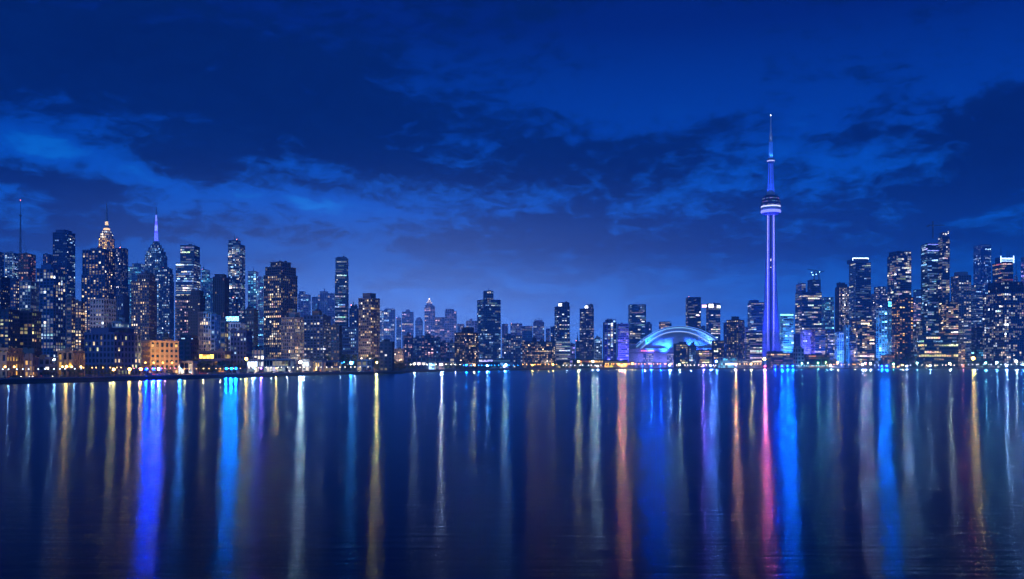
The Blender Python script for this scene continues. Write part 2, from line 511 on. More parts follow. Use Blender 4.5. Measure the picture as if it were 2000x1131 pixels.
def block(parent, name, cx, cyy, w, d, z0, z1, wall, sty, fh, cw, lit, pal, gain, rows, cols, mult, rg, bright_rows=(), faces='flr'):
    """one storeyed block: core, spandrels, piers, panes and a parapet"""
    sp, pr, pp, sl = STY[sty]
    sp *= rg.uniform(.8, 1.15); pr *= rg.uniform(.75, 1.15)
    ins = 0.5
    H = z1 - z0
    nfl = max(1, round((H - 0.6) / fh)); fhh = (H - 0.8) / nfl
    core = MB(); core.box(cx - w / 2 + ins, cx + w / 2 - ins, cyy - d / 2 + ins, cyy + d / 2 - ins, z0, z1 - 0.3)
    b = core.build(name, CORE, parent)
    S = MB(); P = MB(); G = MB()
    rowf = [1.0] * nfl
    run = {'ribbon': .66, 'glass': .55, 'slab': .5, 'grid': .34, 'punch': .22, 'rib': .1}[sty]
    if rows:
        rowf = [rg.choice((0.15, 0.3, 0.6, 1.0, 2.2, 3.2)) if rg.random() < rows else 1.0 for _ in range(nfl)]
    for fi, fc in enumerate(faces):
        o, u, n, L = face_frame(w, d, fc)
        o = o + Vector((cx, cyy, 0))
        nb = max(1, round(L / cw)); bw = L / nb
        m = mult.get(fc, 1.0)
        colf = [1.0] * nb
        if cols:
            colf = [rg.choice((0.1, 0.35, 1.0, 2.6)) if rg.random() < cols else 1.0 for _ in range(nb)]
        pw = max(0.18, pr * bw)
        e = 0.003 * (fi + 1)
        # piers
        for k in range(nb + 1):
            a = k * bw
            a0, a1 = max(0.02 + e, a - pw / 2), min(L - 0.02 - e, a + pw / 2)
            obox(P, o, u, n, a0, a1, -ins, pp + e, z0, z1 - 0.31)
        for f in range(nfl):
            zf = z0 + 0.3 + f * fhh
            # spandrel / slab of this floor
            obox(S, o, u, n, 0.01 + e, L - 0.01 - e, -ins + 0.004, sl + e * 0.5, zf - sp * fhh * 0.5, zf + sp * fhh * 0.5)
            br = f in bright_rows; last = None
            for k in range(nb):
                a0 = k * bw + pw / 2; a1 = (k + 1) * bw - pw / 2
                zb = zf + sp * fhh * 0.5; zt = zf + fhh * (1 - sp * 0.5)
                pl = lit * .72 * m * rowf[f] * colf[k]
                c = None
                same = last is not None and rg.random() < run
                if same:                                         # one office or flat spans several bays
                    c = tuple(x * rg.uniform(.75, 1.2) for x in last)
                elif br or rg.random() < pl:
                    base = rg.choice(PAL[pal]); g = gain * .5 * math.exp(rg.gauss(0, 0.75)) * (1.6 if br else 1.0)
                    c = tuple(x * g for x in base)
                else:
                    c = (0, 0, 0)
                    if rg.random() < 0.30 * min(1, lit * 3):     # a faint lamp deep in the room
                        base = rg.choice(PAL[pal]); c = tuple(x * gain * 0.12 for x in base)
                last = c
                nn = -ins + 0.05
                def pt(a, z): q = o + u * a + n * nn; return (q.x, q.y, z)
                if c[0] + c[2] > 0.5 and rg.random() < 0.35:     # a half drawn blind
                    zm = zb + (zt - zb) * rg.uniform(.3, .75)
                    G.quad(pt(a0, zb), pt(a1, zb), pt(a1, zm), pt(a0, zm), c)
                    G.quad(pt(a0, zm), pt(a1, zm), pt(a1, zt), pt(a0, zt), tuple(x * .25 for x in c))
                else:
                    G.quad(pt(a0, zb), pt(a1, zb), pt(a1, zt), pt(a0, zt), c)
    # rear wall skin and the parapet
    S.box(cx - w / 2 + 0.1, cx + w / 2 - 0.1, cyy + d / 2 - ins + 0.01, cyy + d / 2, z0, z1 - 0.32)
    S.build('spandrel', W[wall], b, 'stuff')
    P.build('pier', W[wall], b, 'stuff')
    G.build('window', WIN, b, 'stuff')
    q = MB()
    x0, x1, y0, y1 = cx - w / 2 - .15, cx + w / 2 + .15, cyy - d / 2 - .15, cyy + d / 2 + .15
    for a in ((x0, x1, y0, y0 + .5), (x0, x1, y1 - .5, y1), (x0, x0 + .5, y0 + .502, y1 - .502), (x1 - .5, x1, y0 + .502, y1 - .502)):
        q.box(*a, z1 - 0.295, z1 + 0.9)
    q.box(x0 + .55, x1 - .55, y0 + .55, y1 - .55, z1 - 0.295, z1 - 0.1)
    q.build('parapet', W[wall] if wall not in ('white',) else W['pale'], b)
    return b

def solve(x0, x1, D, corner, depth, B):
    """footprint from picture columns: centre, rotation, width, depth"""
    s0, s1 = ray(x0), ray(x1)
    if corner is None:
        mid = (s0 + s1) / 2
        dep = depth or max(14.0, (s1 - s0) * D * 0.8)
        if s1 < 0: X0, X1 = s0 * D, s1 * (D + dep)
        elif s0 > 0: X0, X1 = s0 * (D + dep), s1 * D
        else: X0, X1 = s0 * D, s1 * D
        if X1 - X0 < 0.45 * (s1 - s0) * D:
            dep = 0.4 * (s1 - s0) * D / max(abs(mid), .05)
            if s1 < 0: X0, X1 = s0 * D, s1 * (D + dep)
            else: X0, X1 = s0 * (D + dep), s1 * D
        return Vector(((X0 + X1) / 2, D + dep / 2, GZ)), 0.0, X1 - X0, dep
    sc = ray(corner); px, py = sc * D, D
    best = None
    for k in range(8, 83):
        b = R(k)
        dr = math.cos(b) - s1 * math.sin(b); dl = math.sin(b) + s0 * math.cos(b)
        if dr < 0.12 or dl < 0.12: continue
        tr = (s1 * py - px) / dr; tl = (px - s0 * py) / dl
        q = abs(math.log(tr / tl))
        if best is None or q < best[0]: best = (q, b, tr, tl)
    _, b, tr, tl = best
    er = Vector((math.cos(b), math.sin(b), 0)); elv = Vector((-math.sin(b), math.cos(b), 0))
    c = Vector((px, py, GZ)) + er * tr / 2 + elv * tl / 2
    return c, b, tr, tl

BCOUNT = [0]
def B(label, x0, x1, y, D, sty='punch', wall='navy', lit=.28, pal='mix', gain=1.6, fh=None, cw=None, corner=None, depth=None, tiers=(), ph=(), masts=(),
      rows=.3, cols=.3, side=None, left=None, front=1.0, name='tower_block', cat='tower', base=None, bright=(), beacon=False, crown=None):
    BCOUNT[0] += 1
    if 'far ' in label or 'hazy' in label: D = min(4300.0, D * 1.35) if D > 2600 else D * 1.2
    D = max(D, max(shoreD(max(-650, x0)), shoreD(min(2400, x1)), shoreD((x0 + x1) / 2)) + 24)
    rg = random.Random(BCOUNT[0] * 131 + 5)
    c, rz, w, d = solve(x0, x1, D, corner, depth, None)
    root = empty(name, c, rz)
    tag(root, label, cat)
    k = D / F
    fh = fh or max(3.1, 3.7 * k) * rg.uniform(.86, 1.25); cw = cw or max(2.6, 3.5 * k) * rg.choice((.8, .95, 1.1, 1.3, 1.6))
    mult = {'f': front, 'r': side if side is not None else .8, 'l': left if left is not None else (side if side is not None else .8)}
    nearD = D + 0.0
    gain *= 1.5 if name == 'waterfront_building' else min(1.75, math.exp(max(0.0, D - 900) * 0.00029))
    z1 = zat(y, nearD) - GZ
    block(root, 'storey_block', 0, 0, w, d, 0, z1, wall, sty, fh, cw, lit, pal, gain, rows, cols, mult, rg, bright)
    zt = z1; lw, ld, lcx, lcy = w, d, 0.0, 0.0
    span = x1 - x0
    for tr in tiers:
        a, b2, yt = tr[:3]; opt = tr[3] if len(tr) > 3 else {}
        if corner is None:
            dd = ld * 0.82; fy = -d / 2 + lcy + d / 2 - ld / 2 + ld * 0.09 if False else lcy - ld / 2 + ld * 0.09
            Dy = D + (fy + d / 2)
            X0 = ray(a) * Dy - c.x; X1 = ray(b2) * Dy - c.x
            if c.x < 0: X1 = max(X0 + 3, min(X1, X1 + 0)) - 0
            X0 = max(X0, lcx - lw / 2 + 0.15); X1 = min(X1, lcx + lw / 2 - 0.15)
            if X1 - X0 < 3: X0, X1 = lcx - lw * .3, lcx + lw * .3
            w2, d2, cx2, cy2 = X1 - X0, dd, (X0 + X1) / 2, fy + dd / 2
        else:
            s = min(.97, (b2 - a) / span); w2, d2 = w * s, d * s
            cx2 = cy2 = 0.0
            off = ((a + b2) / 2 - (x0 + x1) / 2) * k
            cx2 = max(-(w - w2) / 2, min((w - w2) / 2, off * math.cos(rz)))
            cy2 = max(-(d - d2) / 2, min((d - d2) / 2, -off * math.sin(rz)))
            Dy = c.y
        z2 = zat(yt, Dy) - GZ
        if z2 < zt + 2: z2 = zt + 2.5
        block(root, 'upper_block', cx2, cy2, w2, d2, zt + 0.05, z2, opt.get('wall', wall), opt.get('sty', sty), fh, cw, opt.get('lit', lit), opt.get('pal', pal), opt.get('gain', gain), rows, cols, mult, rg, opt.get('bright', ()))
        zt = z2; lw, ld, lcx, lcy = w2, d2, cx2, cy2
    # plant rooms
    for q in ph:
        a, b2, yt = q[:3]; wl = q[3] if len(q) > 3 else wall
        Dy = c.y; kk = Dy / F
        pw = max(2.5, (b2 - a) * kk); px = ray((a + b2) / 2) * Dy - c.x
        lx = px * math.cos(rz)
        pw2 = min(pw, lw * .94); pd = min(ld * .6, max(4, pw))
        lx = max(lcx - lw / 2 + pw2 / 2 + .3, min(lcx + lw / 2 - pw2 / 2 - .3, lx))
        z2 = max(zt + 2, zat(yt, Dy) - GZ)
        m = MB(); m.box(lx - pw2 / 2, lx + pw2 / 2, lcy - pd / 2, lcy + pd / 2, zt - 0.08, z2)
        nrib = max(2, int(pw2 / 2.5))
        for j in range(nrib):
            xx = lx - pw2 / 2 + (j + .5) * pw2 / nrib
            m.box(xx - .25, xx + .25, lcy - pd / 2 - .2, lcy - pd / 2 + .1, zt + .6, z2 - .6)
        m.box(lx - pw2 / 2 - .2, lx + pw2 / 2 + .2, lcy - pd / 2 - .3, lcy + pd / 2 + .2, z2 + .004, z2 + .5)
        m.build('plant_room', W[wl], root)
        if rg.random() < .6:
            r2 = rg.uniform(1.0, 1.8); m = MB(); m.lathe([(r2, z2 + .51), (r2, z2 + 2.2), (r2 * .3, z2 + 3.0)], 8, lx + pw2 * rg.uniform(-.25, .25), lcy)
            m.build('roof_tank', W['metal'], root)
    # roof clutter
    for j in range(rg.randint(1, 3)):
        sx, sy, sz = rg.uniform(1.5, 3.5), rg.uniform(1.5, 3), rg.uniform(1.2, 2.8)
        ax, ay = lcx + rg.uniform(-.38, .38) * lw, lcy + rg.uniform(-.42, -.3) * ld
        m = MB(); m.box(ax - sx / 2, ax + sx / 2, ay - sy / 2, ay + sy / 2, zt - 0.09, zt + sz); m.box(ax - sx * .3, ax + sx * .3, ay - sy * .3, ay + sy * .3, zt + sz + .003, zt + sz + .4)
        m.build('roof_unit', W['metal'], root)
    for q in masts:
        px, yt = q[:2]; r = (q[2] if len(q) > 2 else .55) * k
        Dy = c.y
        lx = (ray(px) * Dy - c.x) * math.cos(rz); lx = max(lcx - lw / 2 + .5, min(lcx + lw / 2 - .5, lx))
        z2 = zat(yt, Dy) - GZ
        m = MB(); hh = z2 - zt
        m.lathe([(r * 1.5, zt - .1), (r * 1.2, zt + hh * .3), (r * .8, zt + hh * .32), (r * .6, zt + hh * .7), (r * .35, zt + hh * .72), (r * .25, z2)], 6, lx, lcy)
        m.build('mast', W['metal'], root)
    if beacon or (masts and rg.random() < .5):
        m = MB(); m.lathe([(.2, zt + .9), (.55 * k + .2, zt + 1.5), (.2, zt + 2.2)], 6, lcx - lw * .42, lcy - ld * .4)
        m.build('beacon', emit((1, .25, .2), 12, False), root)
    return root, dict(c=c, rz=rz, w=w, d=d, zt=zt, lw=lw, ld=ld, cx=lcx, cy=lcy, k=k, z1=z1)

# ------------------------------------------------------------------ the left shore: towers
B('dark tower cut by the left edge, level with the pale lit block', -30, 8, 491, 1500, 'punch', 'navy', .18)
B('pale block of cool lit windows left of the guyed roof mast', 9, 36, 494, 1500, 'grid', 'pale', .75, 'cool', 1.5, rows=.1)
B03 = B('dark block of reddish windows carrying the tall guyed mast', 36, 70, 496, 1350, 'punch', 'brick', .34, 'red', 1.3, rows=.1)
B('small dark block peeping out left of the tall stripe-lit tower', 84, 104, 497, 1700, 'rib', 'navy', .12, 'pink')
T5 = B('tall navy tower with one bright vertical stripe of windows', 103, 147, 454, 1500, 'grid', 'navy', .16, 'cool', corner=131, side=.2, front=1.6, ph=[(112, 140, 451)])
B('wide blue tower with a lit top row, in front of the stripe-lit tower', 71, 128, 525, 1000, 'grid', 'glass', .30, 'mix', 1.8, corner=104, ph=[(78, 104, 519)], bright=(60,))
B('dark slab at the left edge with few windows lit', -20, 20, 541, 1000, 'punch', 'dark', .12, 'warm')
B('narrow dark tower with one lit stairwell column near the left edge', 20, 38, 547, 950, 'punch', 'navy', .5, 'warm', 1.3, rows=.1, cols=.6)
B('light blue facade with scattered windows below the reddish block', 38, 76, 550, 900, 'grid', 'pale', .30, 'cool', 1.3)
B('low wide dark block at the left edge with yellow rows near its foot', -10, 38, 606, 720, 'punch', 'dark', .32, 'yellow', 1.2, rows=.5)
B('dark apartment block with scattered yellow windows, right of the left edge block', 38, 81, 609, 740, 'grid', 'dark', .24, 'yellow', 1.5)
B('slim brown apartment block left of its twin, warm windows to the street', 129, 147, 584, 860, 'punch', 'brown', .55, 'warm', 1.7)
B('slim brown apartment block beside the wide dark office, warm window columns', 147, 166, 590, 880, 'punch', 'brown', .55, 'warm', 1.7, cols=.6)
B('broad dark stone slab in front of the golden crowned skyscraper', 159, 226, 537, 1100, 'rib', 'navy', .30, 'warm', 1.5, corner=205, side=.5, tiers=[(161, 224, 491)], ph=[(166, 178, 487), (190, 212, 487)], left=1.0)
B('blue tower with a lit left edge, right of the golden crown', 219, 250, 485, 1400, 'rib', 'navy', .30, 'white', 1.6, corner=235, side=.7, front=.25, masts=[(237, 470)], cols=.7)
B('pale blue midrise with square windows standing before the dark slab', 176, 227, 585, 760, 'punch', 'pale', .35, 'cool', 1.3, corner=203, side=1.0, front=.5)
B('dark windowless slab between pale midrise and the stepped brown tower', 226, 252, 577, 900, 'rib', 'navy', .05, 'cool')
B('low white block with bright cool windows above the wide dark office', 219, 252, 630, 690, 'grid', 'white', .7, 'cool', 1.7, ph=[(236, 241, 622)])
B('far pale blue stepped block left of the purple lit spire', 250, 287, 521, 2500, 'grid', 'pale', .45, 'cyan', 1.2, tiers=[(258, 280, 515)], masts=[(268, 508, 1.0)])
B('stepped brown tower with warm windows and a dark right side', 256, 306, 550, 900, 'punch', 'brown', .42, 'warm', 1.6, corner=291, side=1.0, front=.1, tiers=[(268, 303, 538)], ph=[(277, 283, 534)])
B('stepped dark blue tower with a short finial right of the spire', 310, 340, 549, 1450, 'punch', 'navy', .32, 'cool', 1.5, tiers=[(314, 335, 535), (318, 331, 525)], masts=[(326, 514, 1.0)])
B('blue slab tower with a set back dark top and bright white rows', 343, 392, 514, 1300, 'ribbon', 'glass', .55, 'cool', 1.6, rows=.7, tiers=[(352, 391, 480, {'lit': .25, 'wall': 'navy'})])
B('pink and blue speckled apartment tower below the white-rowed slab', 342, 368, 579, 1000, 'punch', 'tan', .45, 'pink', 1.4, corner=352)
B('far hazy blue block with a small cupola left of the dark block', 393, 417, 543, 2300, 'grid', 'pale', .35, 'cyan', 1.0, tiers=[(394, 405, 527)], masts=[(398, 518, 1.2)])
B('plain dark block with a low cap, left of the needle topped tower', 416, 447, 542, 900, 'rib', 'dark', .05, 'pink', ph=[(422, 440, 537)], masts=[(430, 532)])
B('tall glass tower with a needle and a notched roof', 445, 479, 478, 1400, 'grid', 'glass', .42, 'cool', 1.7, corner=469, side=1.0, front=.7, tiers=[(446, 470, 471)], masts=[(453, 456)])
B('dark foreground block with scattered windows before the pink speckled tower', 367, 401, 578, 800, 'punch', 'dark', .10, 'white', tiers=[(373, 389, 569)])
B('tan apartment block with warm windows left of the blue roof sign', 387, 412, 611, 720, 'grid', 'tan', .42, 'warm', 1.6, corner=397)
B('blue grey block squeezed between tan apartments and the yellow windowed strip', 411, 431, 616, 740, 'punch', 'navy', .22, 'cool')
B('narrow strip of a block with yellow windows left of the sign', 430, 446, 629, 640, 'grid', 'tan', .45, 'yellow', 1.5)
SIGNB = B('blue lit block with the glowing roof sign', 440, 479, 632, 780, 'grid', 'pale', .5, 'blue', 1.6)
B('slim dark stepped tower with a point behind the roof sign', 453, 465, 592, 1050, 'punch', 'navy', .12, tiers=[(455, 463, 584)], masts=[(459, 577, 1.0)])
B('dark low block at the foot of the blue lit sign block', 450, 493, 648, 600, 'punch', 'navy', .20, 'cool')
B('dark narrow block left of the big brown tower', 478, 504, 605, 820, 'punch', 'dark', .22, 'cool', ph=[(484, 494, 601)])
B('far cyan lit glass tower with an antenna, left of the brown tower', 484, 505, 530, 2400, 'grid', 'pale', .55, 'cyan', 1.2, masts=[(495, 519)])
B('far thin cyan slab half hidden by the big brown tower', 504, 517, 541, 2500, 'grid', 'pale', .5, 'cyan', 1.0)
# ------------------------------------------------------------------ left of the middle
B('big brown stepped tower, lit front and dark blue ribbed side', 515, 581, 537, 1000, 'grid', 'brown', .42, 'warm', 1.5, corner=549, side=1.0, front=.06, tiers=[(518, 578, 524, {'lit': .1}), (528, 568, 514, {'lit': .15})], rows=.6)
B('broad lit apartment block at the foot of the big brown tower', 549, 594, 621, 850, 'grid', 'tan', .52, 'warm', 1.5, corner=574, ph=[(577, 592, 611)], rows=.5)
B50 = B('dark blue apartment block with a small pointed cupola', 593, 646, 617, 900, 'punch', 'navy', .42, 'white', 1.5, corner=631, side=.9, ph=[(608, 622, 609, 'brick')])
B('plain dark block right of the cupola apartment block', 646, 668, 637, 860, 'punch', 'dark', .14, 'warm')
B('tall slim glass tower standing alone with pale rows', 654, 681, 540, 1600, 'ribbon', 'grey', .40, 'cool', 1.1, rows=.8, tiers=[(655, 680, 505)], ph=[(658, 676, 503)], masts=[(672, 496)])
B('blue lit lower block at the foot of the slim glass tower', 666, 701, 640, 1000, 'punch', 'glass', .32, 'blue', 1.6)
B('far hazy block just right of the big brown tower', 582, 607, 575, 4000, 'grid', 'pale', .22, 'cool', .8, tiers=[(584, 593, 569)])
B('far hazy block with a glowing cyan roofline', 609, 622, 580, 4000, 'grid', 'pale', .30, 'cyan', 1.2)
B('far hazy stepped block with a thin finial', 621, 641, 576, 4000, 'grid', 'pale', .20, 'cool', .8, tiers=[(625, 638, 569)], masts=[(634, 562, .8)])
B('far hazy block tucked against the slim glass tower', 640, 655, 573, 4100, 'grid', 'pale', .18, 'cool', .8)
B('small dark block with a pointed finial, right of the slim tower', 682, 700, 603, 1350, 'punch', 'navy', .18, tiers=[(685, 696, 598)], masts=[(690, 587, 1.1)])
B('brown apartment tower with lit balconies and a roof cabin', 700, 742, 583, 900, 'grid', 'brown', .34, 'warm', 1.5, corner=724, side=1.0, front=.7, ph=[(712, 731, 574)], rows=.6)
B('far pale lit sliver right of the brown apartment tower', 742, 750, 607, 3200, 'grid', 'pale', .55, 'cool', 1.2)
B('low dark block with a roof hut, nearest the quay end', 741, 770, 669, 800, 'punch', 'dark', .14, 'white', ph=[(751, 761, 664)], masts=[(756, 658)])
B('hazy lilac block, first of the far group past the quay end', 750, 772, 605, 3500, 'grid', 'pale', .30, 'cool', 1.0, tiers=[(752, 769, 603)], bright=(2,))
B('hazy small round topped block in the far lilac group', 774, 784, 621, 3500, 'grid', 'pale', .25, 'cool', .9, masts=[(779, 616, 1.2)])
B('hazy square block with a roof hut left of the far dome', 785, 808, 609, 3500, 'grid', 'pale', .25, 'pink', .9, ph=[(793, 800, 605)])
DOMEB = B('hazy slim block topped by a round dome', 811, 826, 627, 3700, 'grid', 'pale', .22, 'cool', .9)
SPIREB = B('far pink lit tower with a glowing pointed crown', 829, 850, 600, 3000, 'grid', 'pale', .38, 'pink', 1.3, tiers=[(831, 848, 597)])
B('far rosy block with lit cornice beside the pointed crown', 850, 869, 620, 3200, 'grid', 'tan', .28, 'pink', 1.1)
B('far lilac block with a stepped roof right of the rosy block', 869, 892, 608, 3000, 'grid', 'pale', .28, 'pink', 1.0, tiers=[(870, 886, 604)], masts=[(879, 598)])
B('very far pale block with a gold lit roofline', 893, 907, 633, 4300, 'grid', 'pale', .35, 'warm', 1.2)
MID = [('dark stepped midrise left of the middle, pale dots', 788, 807, 656, 1500), ('dim blue midrise with a notched roof under the far dome', 806, 824, 661, 1650), ('dim blue midrise below the pink pointed crown', 823, 849, 656, 1700),
       ('small dim blue midrise right below the rosy block', 848, 861, 661, 1600), ('low dim blue block left of the dark front tower', 860, 876, 669, 1650), ('plain low blue slab touching the dark front tower', 873, 889, 670, 1500)]
for i, (lb, a, b, y, D) in enumerate(MID):
    B(lb, a, b, y, D, 'punch', 'navy', .30, ('pink', 'cool')[i % 2], 1.2, ph=[((a * 2 + b) / 3, (a + b * 2) / 3, y - 4)])
B('low lit block behind the trees past the quay end', 770, 790, 682, 1250, 'punch', 'brown', .35, 'warm', 1.5)
B('low pale flat row of shops under the dim midrises', 795, 890, 699, 1150, 'grid', 'navy', .35, 'cool', 1.6, fh=5, cw=6, depth=25)
B('dark front tower with warm window columns and stepped hut', 888, 935, 650, 1300, 'punch', 'dark', .34, 'warm', 1.7, corner=911, ph=[(907, 924, 640)], cols=.6)
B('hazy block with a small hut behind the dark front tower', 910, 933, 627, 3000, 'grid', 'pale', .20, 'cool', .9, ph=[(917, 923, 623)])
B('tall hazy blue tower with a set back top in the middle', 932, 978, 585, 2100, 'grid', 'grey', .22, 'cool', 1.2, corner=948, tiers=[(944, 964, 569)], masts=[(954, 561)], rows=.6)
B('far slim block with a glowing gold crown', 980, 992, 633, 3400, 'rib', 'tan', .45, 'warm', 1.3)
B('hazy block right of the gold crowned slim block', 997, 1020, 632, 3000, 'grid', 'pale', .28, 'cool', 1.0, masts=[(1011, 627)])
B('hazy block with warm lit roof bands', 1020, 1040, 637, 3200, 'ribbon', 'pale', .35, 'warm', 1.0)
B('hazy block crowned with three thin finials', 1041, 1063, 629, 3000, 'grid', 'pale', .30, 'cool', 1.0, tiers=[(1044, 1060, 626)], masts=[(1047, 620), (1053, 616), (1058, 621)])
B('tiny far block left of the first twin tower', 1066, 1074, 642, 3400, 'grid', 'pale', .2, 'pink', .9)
B('thin dark sliver of a block against the first twin tower', 1075, 1083, 639, 2300, 'punch', 'navy', .12)
B('dark speckled midrise left of the long dark slab', 984, 1021, 656, 1600, 'punch', 'navy', .34, 'cool', 1.3, ph=[(990, 998, 652)])
B('long dark slab with warm and white windows before the twin towers', 1020, 1084, 668, 1450, 'punch', 'dark', .36, 'warm', 1.6, ph=[(1040, 1048, 660), (1055, 1063, 664)], depth=25)
B('low blue lit sheds behind the blue floodlight', 935, 1000, 701, 1250, 'ribbon', 'navy', .35, 'blue', 1.4, depth=25, fh=4)
TWA = B('first twin tower, left one, with a lit corner box on top', 1083, 1113, 599, 1600, 'punch', 'navy', .36, 'cool', 1.6, corner=1092, tiers=[(1091, 1113, 592, {'lit': .1})], masts=[(1107, 586)])
TWB = B('second twin tower, right one, with a round lit roof lamp', 1132, 1160, 603, 1600, 'punch', 'navy', .36, 'white', 1.6, corner=1145, tiers=[(1144, 1159, 596, {'lit': .1})], masts=[(1153, 590)])
B('ribbon lit office podium at the foot of the first twin tower', 1085, 1114, 662, 1500, 'ribbon', 'white', .65, 'white', 1.5, rows=.2)
B('small pale block between the twin towers', 1113, 1123, 672, 1800, 'grid', 'pale', .4, 'violet', 1.0)
B('thin dark spired block beside the second twin tower', 1124, 1132, 667, 1900, 'punch', 'navy', .15, masts=[(1128, 648, 1.0)])
B('pale lit block with a bright roofline right of the second twin', 1160, 1176, 662, 1900, 'grid', 'white', .6, 'cool', 1.4, ph=[(1164, 1172, 658)])
B('dark blue block with one lit window column and striped sides', 1178, 1204, 630, 1700, 'rib', 'navy', .30, 'cool', 1.7, tiers=[(1184, 1203, 625)], cols=.8)
B('violet lit block left of the stadium', 1205, 1228, 633, 1650, 'ribbon', 'pale', .60, 'violet', 1.5)
B('hazy teal tower left behind the stadium', 1227, 1262, 595, 2500, 'ribbon', 'teal', .28, 'cool', 1.2, rows=.6)
B('dark lower block before the hazy teal tower', 1228, 1251, 641, 1950, 'ribbon', 'dark', .42, 'white', 1.3, rows=.6)
B('small dark block right of the hazy teal tower', 1261, 1273, 633, 2200, 'punch', 'navy', .12, ph=[(1263, 1270, 629)])
B('dark flat topped block rising behind the stadium roof', 1287, 1312, 632, 2400, 'ribbon', 'dark', .3, 'pink', 1.2, tiers=[(1290, 1309, 629)])
B('dark tower with three thin lit rows behind the stadium', 1339, 1369, 581, 2150, 'ribbon', 'dark', .22, 'white', 1.3, rows=.8, masts=[(1347, 577), (1361, 577)])
LOGO = B('dark tower with white glowing panels at its top corners', 1379, 1407, 593, 2050, 'ribbon', 'glass', .30, 'white', 1.4, cols=.6)
B('tiny dark block between the row-lit tower and the panel tower', 1369, 1378, 638, 2200, 'punch', 'navy', .15)
B('thin dark sliver left of the dark apartment tower by the stadium', 1413, 1419, 631, 2000, 'punch', 'navy', .1)
B('dark apartment tower with yellow windows and a grey ribbed side', 1419, 1454, 625, 1650, 'punch', 'dark', .34, 'yellow', 1.6, corner=1442, side=1.0, front=.25, ph=[(1430, 1441, 619)])
B('blue tower with a lit sign band, just left of the tall observation tower', 1460, 1493, 591, 2150, 'ribbon', 'glass', .40, 'cool', 1.4, ph=[(1464, 1480, 587)])
B('dark office block in front of the sign band tower', 1458, 1489, 650, 1800, 'ribbon', 'dark', .42, 'white', 1.3)
B('small violet lit block behind the dark apartment tower', 1446, 1462, 640, 1950, 'grid', 'pale', .35, 'violet', 1.3)
# ------------------------------------------------------------------ before the stadium
B('dark apartment block before the stadium with yellow windows and vents', 1316, 1343, 672, 1500, 'punch', 'dark', .50, 'yellow', 1.5, ph=[(1327, 1333, 668), (1337, 1343, 668)])
B('grey narrow block joined right of the dark block before the stadium', 1343, 1360, 675, 1510, 'punch', 'grey', .3, 'cool', 1.2, ph=[(1350, 1356, 670)])
B('dark corner block hiding the right end of the stadium roof', 1390, 1414, 666, 1560, 'punch', 'dark', .34, 'yellow', 1.4)
B('low dark hotel front with red signs right of the dark block', 1360, 1391, 684, 1640, 'ribbon', 'dark', .5, 'warm', 1.3, rows=.2)
B('cyan lit glass hall low by the water right of the stadium', 1402, 1440, 699, 1520, 'glass', 'white', .9, 'cyan', 1.1, fh=4.5, cw=4, rows=0, cols=0, depth=20)
B('white low terminal roof left of the observation tower foot', 1440, 1488, 703, 1540, 'ribbon', 'white', .6, 'white', 1.4, fh=5, cw=4, depth=20)
# ------------------------------------------------------------------ right of the observation tower
CY1 = B('brilliant cyan office block right of the observation tower', 1523, 1550, 613, 2150, 'ribbon', 'white', .92, 'cyan', 2.4, rows=.15, cols=0)
B('wide blue office block with bright rows and two tower heads', 1553, 1605, 571, 1950, 'ribbon', 'glass', .52, 'white', 1.4, rows=.5, tiers=[(1553, 1574, 554, {'lit': .3})], masts=[(1556, 545), (1564, 546)])
CRB = B('unfinished dark tower head under a cyan lit frame', 1577, 1603, 547, 2010, 'ribbon', 'navy', .06, 'cool')
B('pale cyan tower with a bright roof edge', 1605, 1629, 581, 2500, 'grid', 'pale', .45, 'cyan', 1.3)
B('tower of warm lit columns with a dark roof hut', 1631, 1658, 561, 1800, 'rib', 'dark', .75, 'white', 1.3, cols=.3, rows=.15, ph=[(1636, 1648, 553), (1650, 1656, 556)], masts=[(1642, 549)])
FCP = B('tall blue banded tower with a white lit roof frame', 1658, 1701, 513, 2050, 'ribbon', 'glass', .30, 'cool', 1.3, rows=.7)
B('dark hazy tower between the banded tower and the crown-lit twin', 1700, 1733, 573, 2300, 'punch', 'navy', .28, 'white', 1.2, masts=[(1708, 562)], tiers=[(1716, 1732, 560)])
CY2 = B('cyan lit block with the glowing blue roof sign', 1711, 1741, 602, 1650, 'grid', 'white', .80, 'cyan', 2.0, corner=1733, side=1.0, front=.35, rows=.1, cols=.1)
B('dark front apartment block with scattered warm windows, by the waterfront trees', 1660, 1708, 637, 1560, 'slab', 'brown', .34, 'warm', 1.7, tiers=[(1664, 1703, 624)], ph=[(1676, 1692, 621)])
B('slim dark block right of the brilliant cyan office', 1550, 1563, 653, 1700, 'punch', 'navy', .25, 'violet', 1.2)
B('violet floodlit striped block in the low row', 1563, 1584, 646, 1640, 'rib', 'white', .30, 'violet', 1.2, cols=.1)
B('brown lit block in the middle of the low row', 1584, 1612, 643, 1620, 'ribbon', 'brown', .55, 'warm', 1.3, rows=.3)
B('dark block with a flat lid in the low row', 1611, 1631, 651, 1630, 'ribbon', 'navy', .50, 'white', 1.3, tiers=[(1613, 1630, 645, {'lit': .1})])
B('bright blue windowed block in the low row', 1630, 1648, 649, 1600, 'grid', 'white', .75, 'blue', 1.5)
B('cyan edged block beside the dark front apartments', 1647, 1661, 636, 1680, 'rib', 'white', .40, 'cyan', 1.3)
B('tall tower with a white lit crown edge, left of the construction crane', 1733, 1780, 499, 1900, 'slab', 'navy', .34, 'white', 1.6, corner=1751, tiers=[(1736, 1780, 493, {'lit': .3})], cols=.5)
B('dark tower with a gold lit top row and a teal left side', 1742, 1784, 581, 1600, 'punch', 'dark', .30, 'gold', 1.7, corner=1757, side=1.0, front=1.0, ph=[(1760, 1778, 576)], cols=.7)
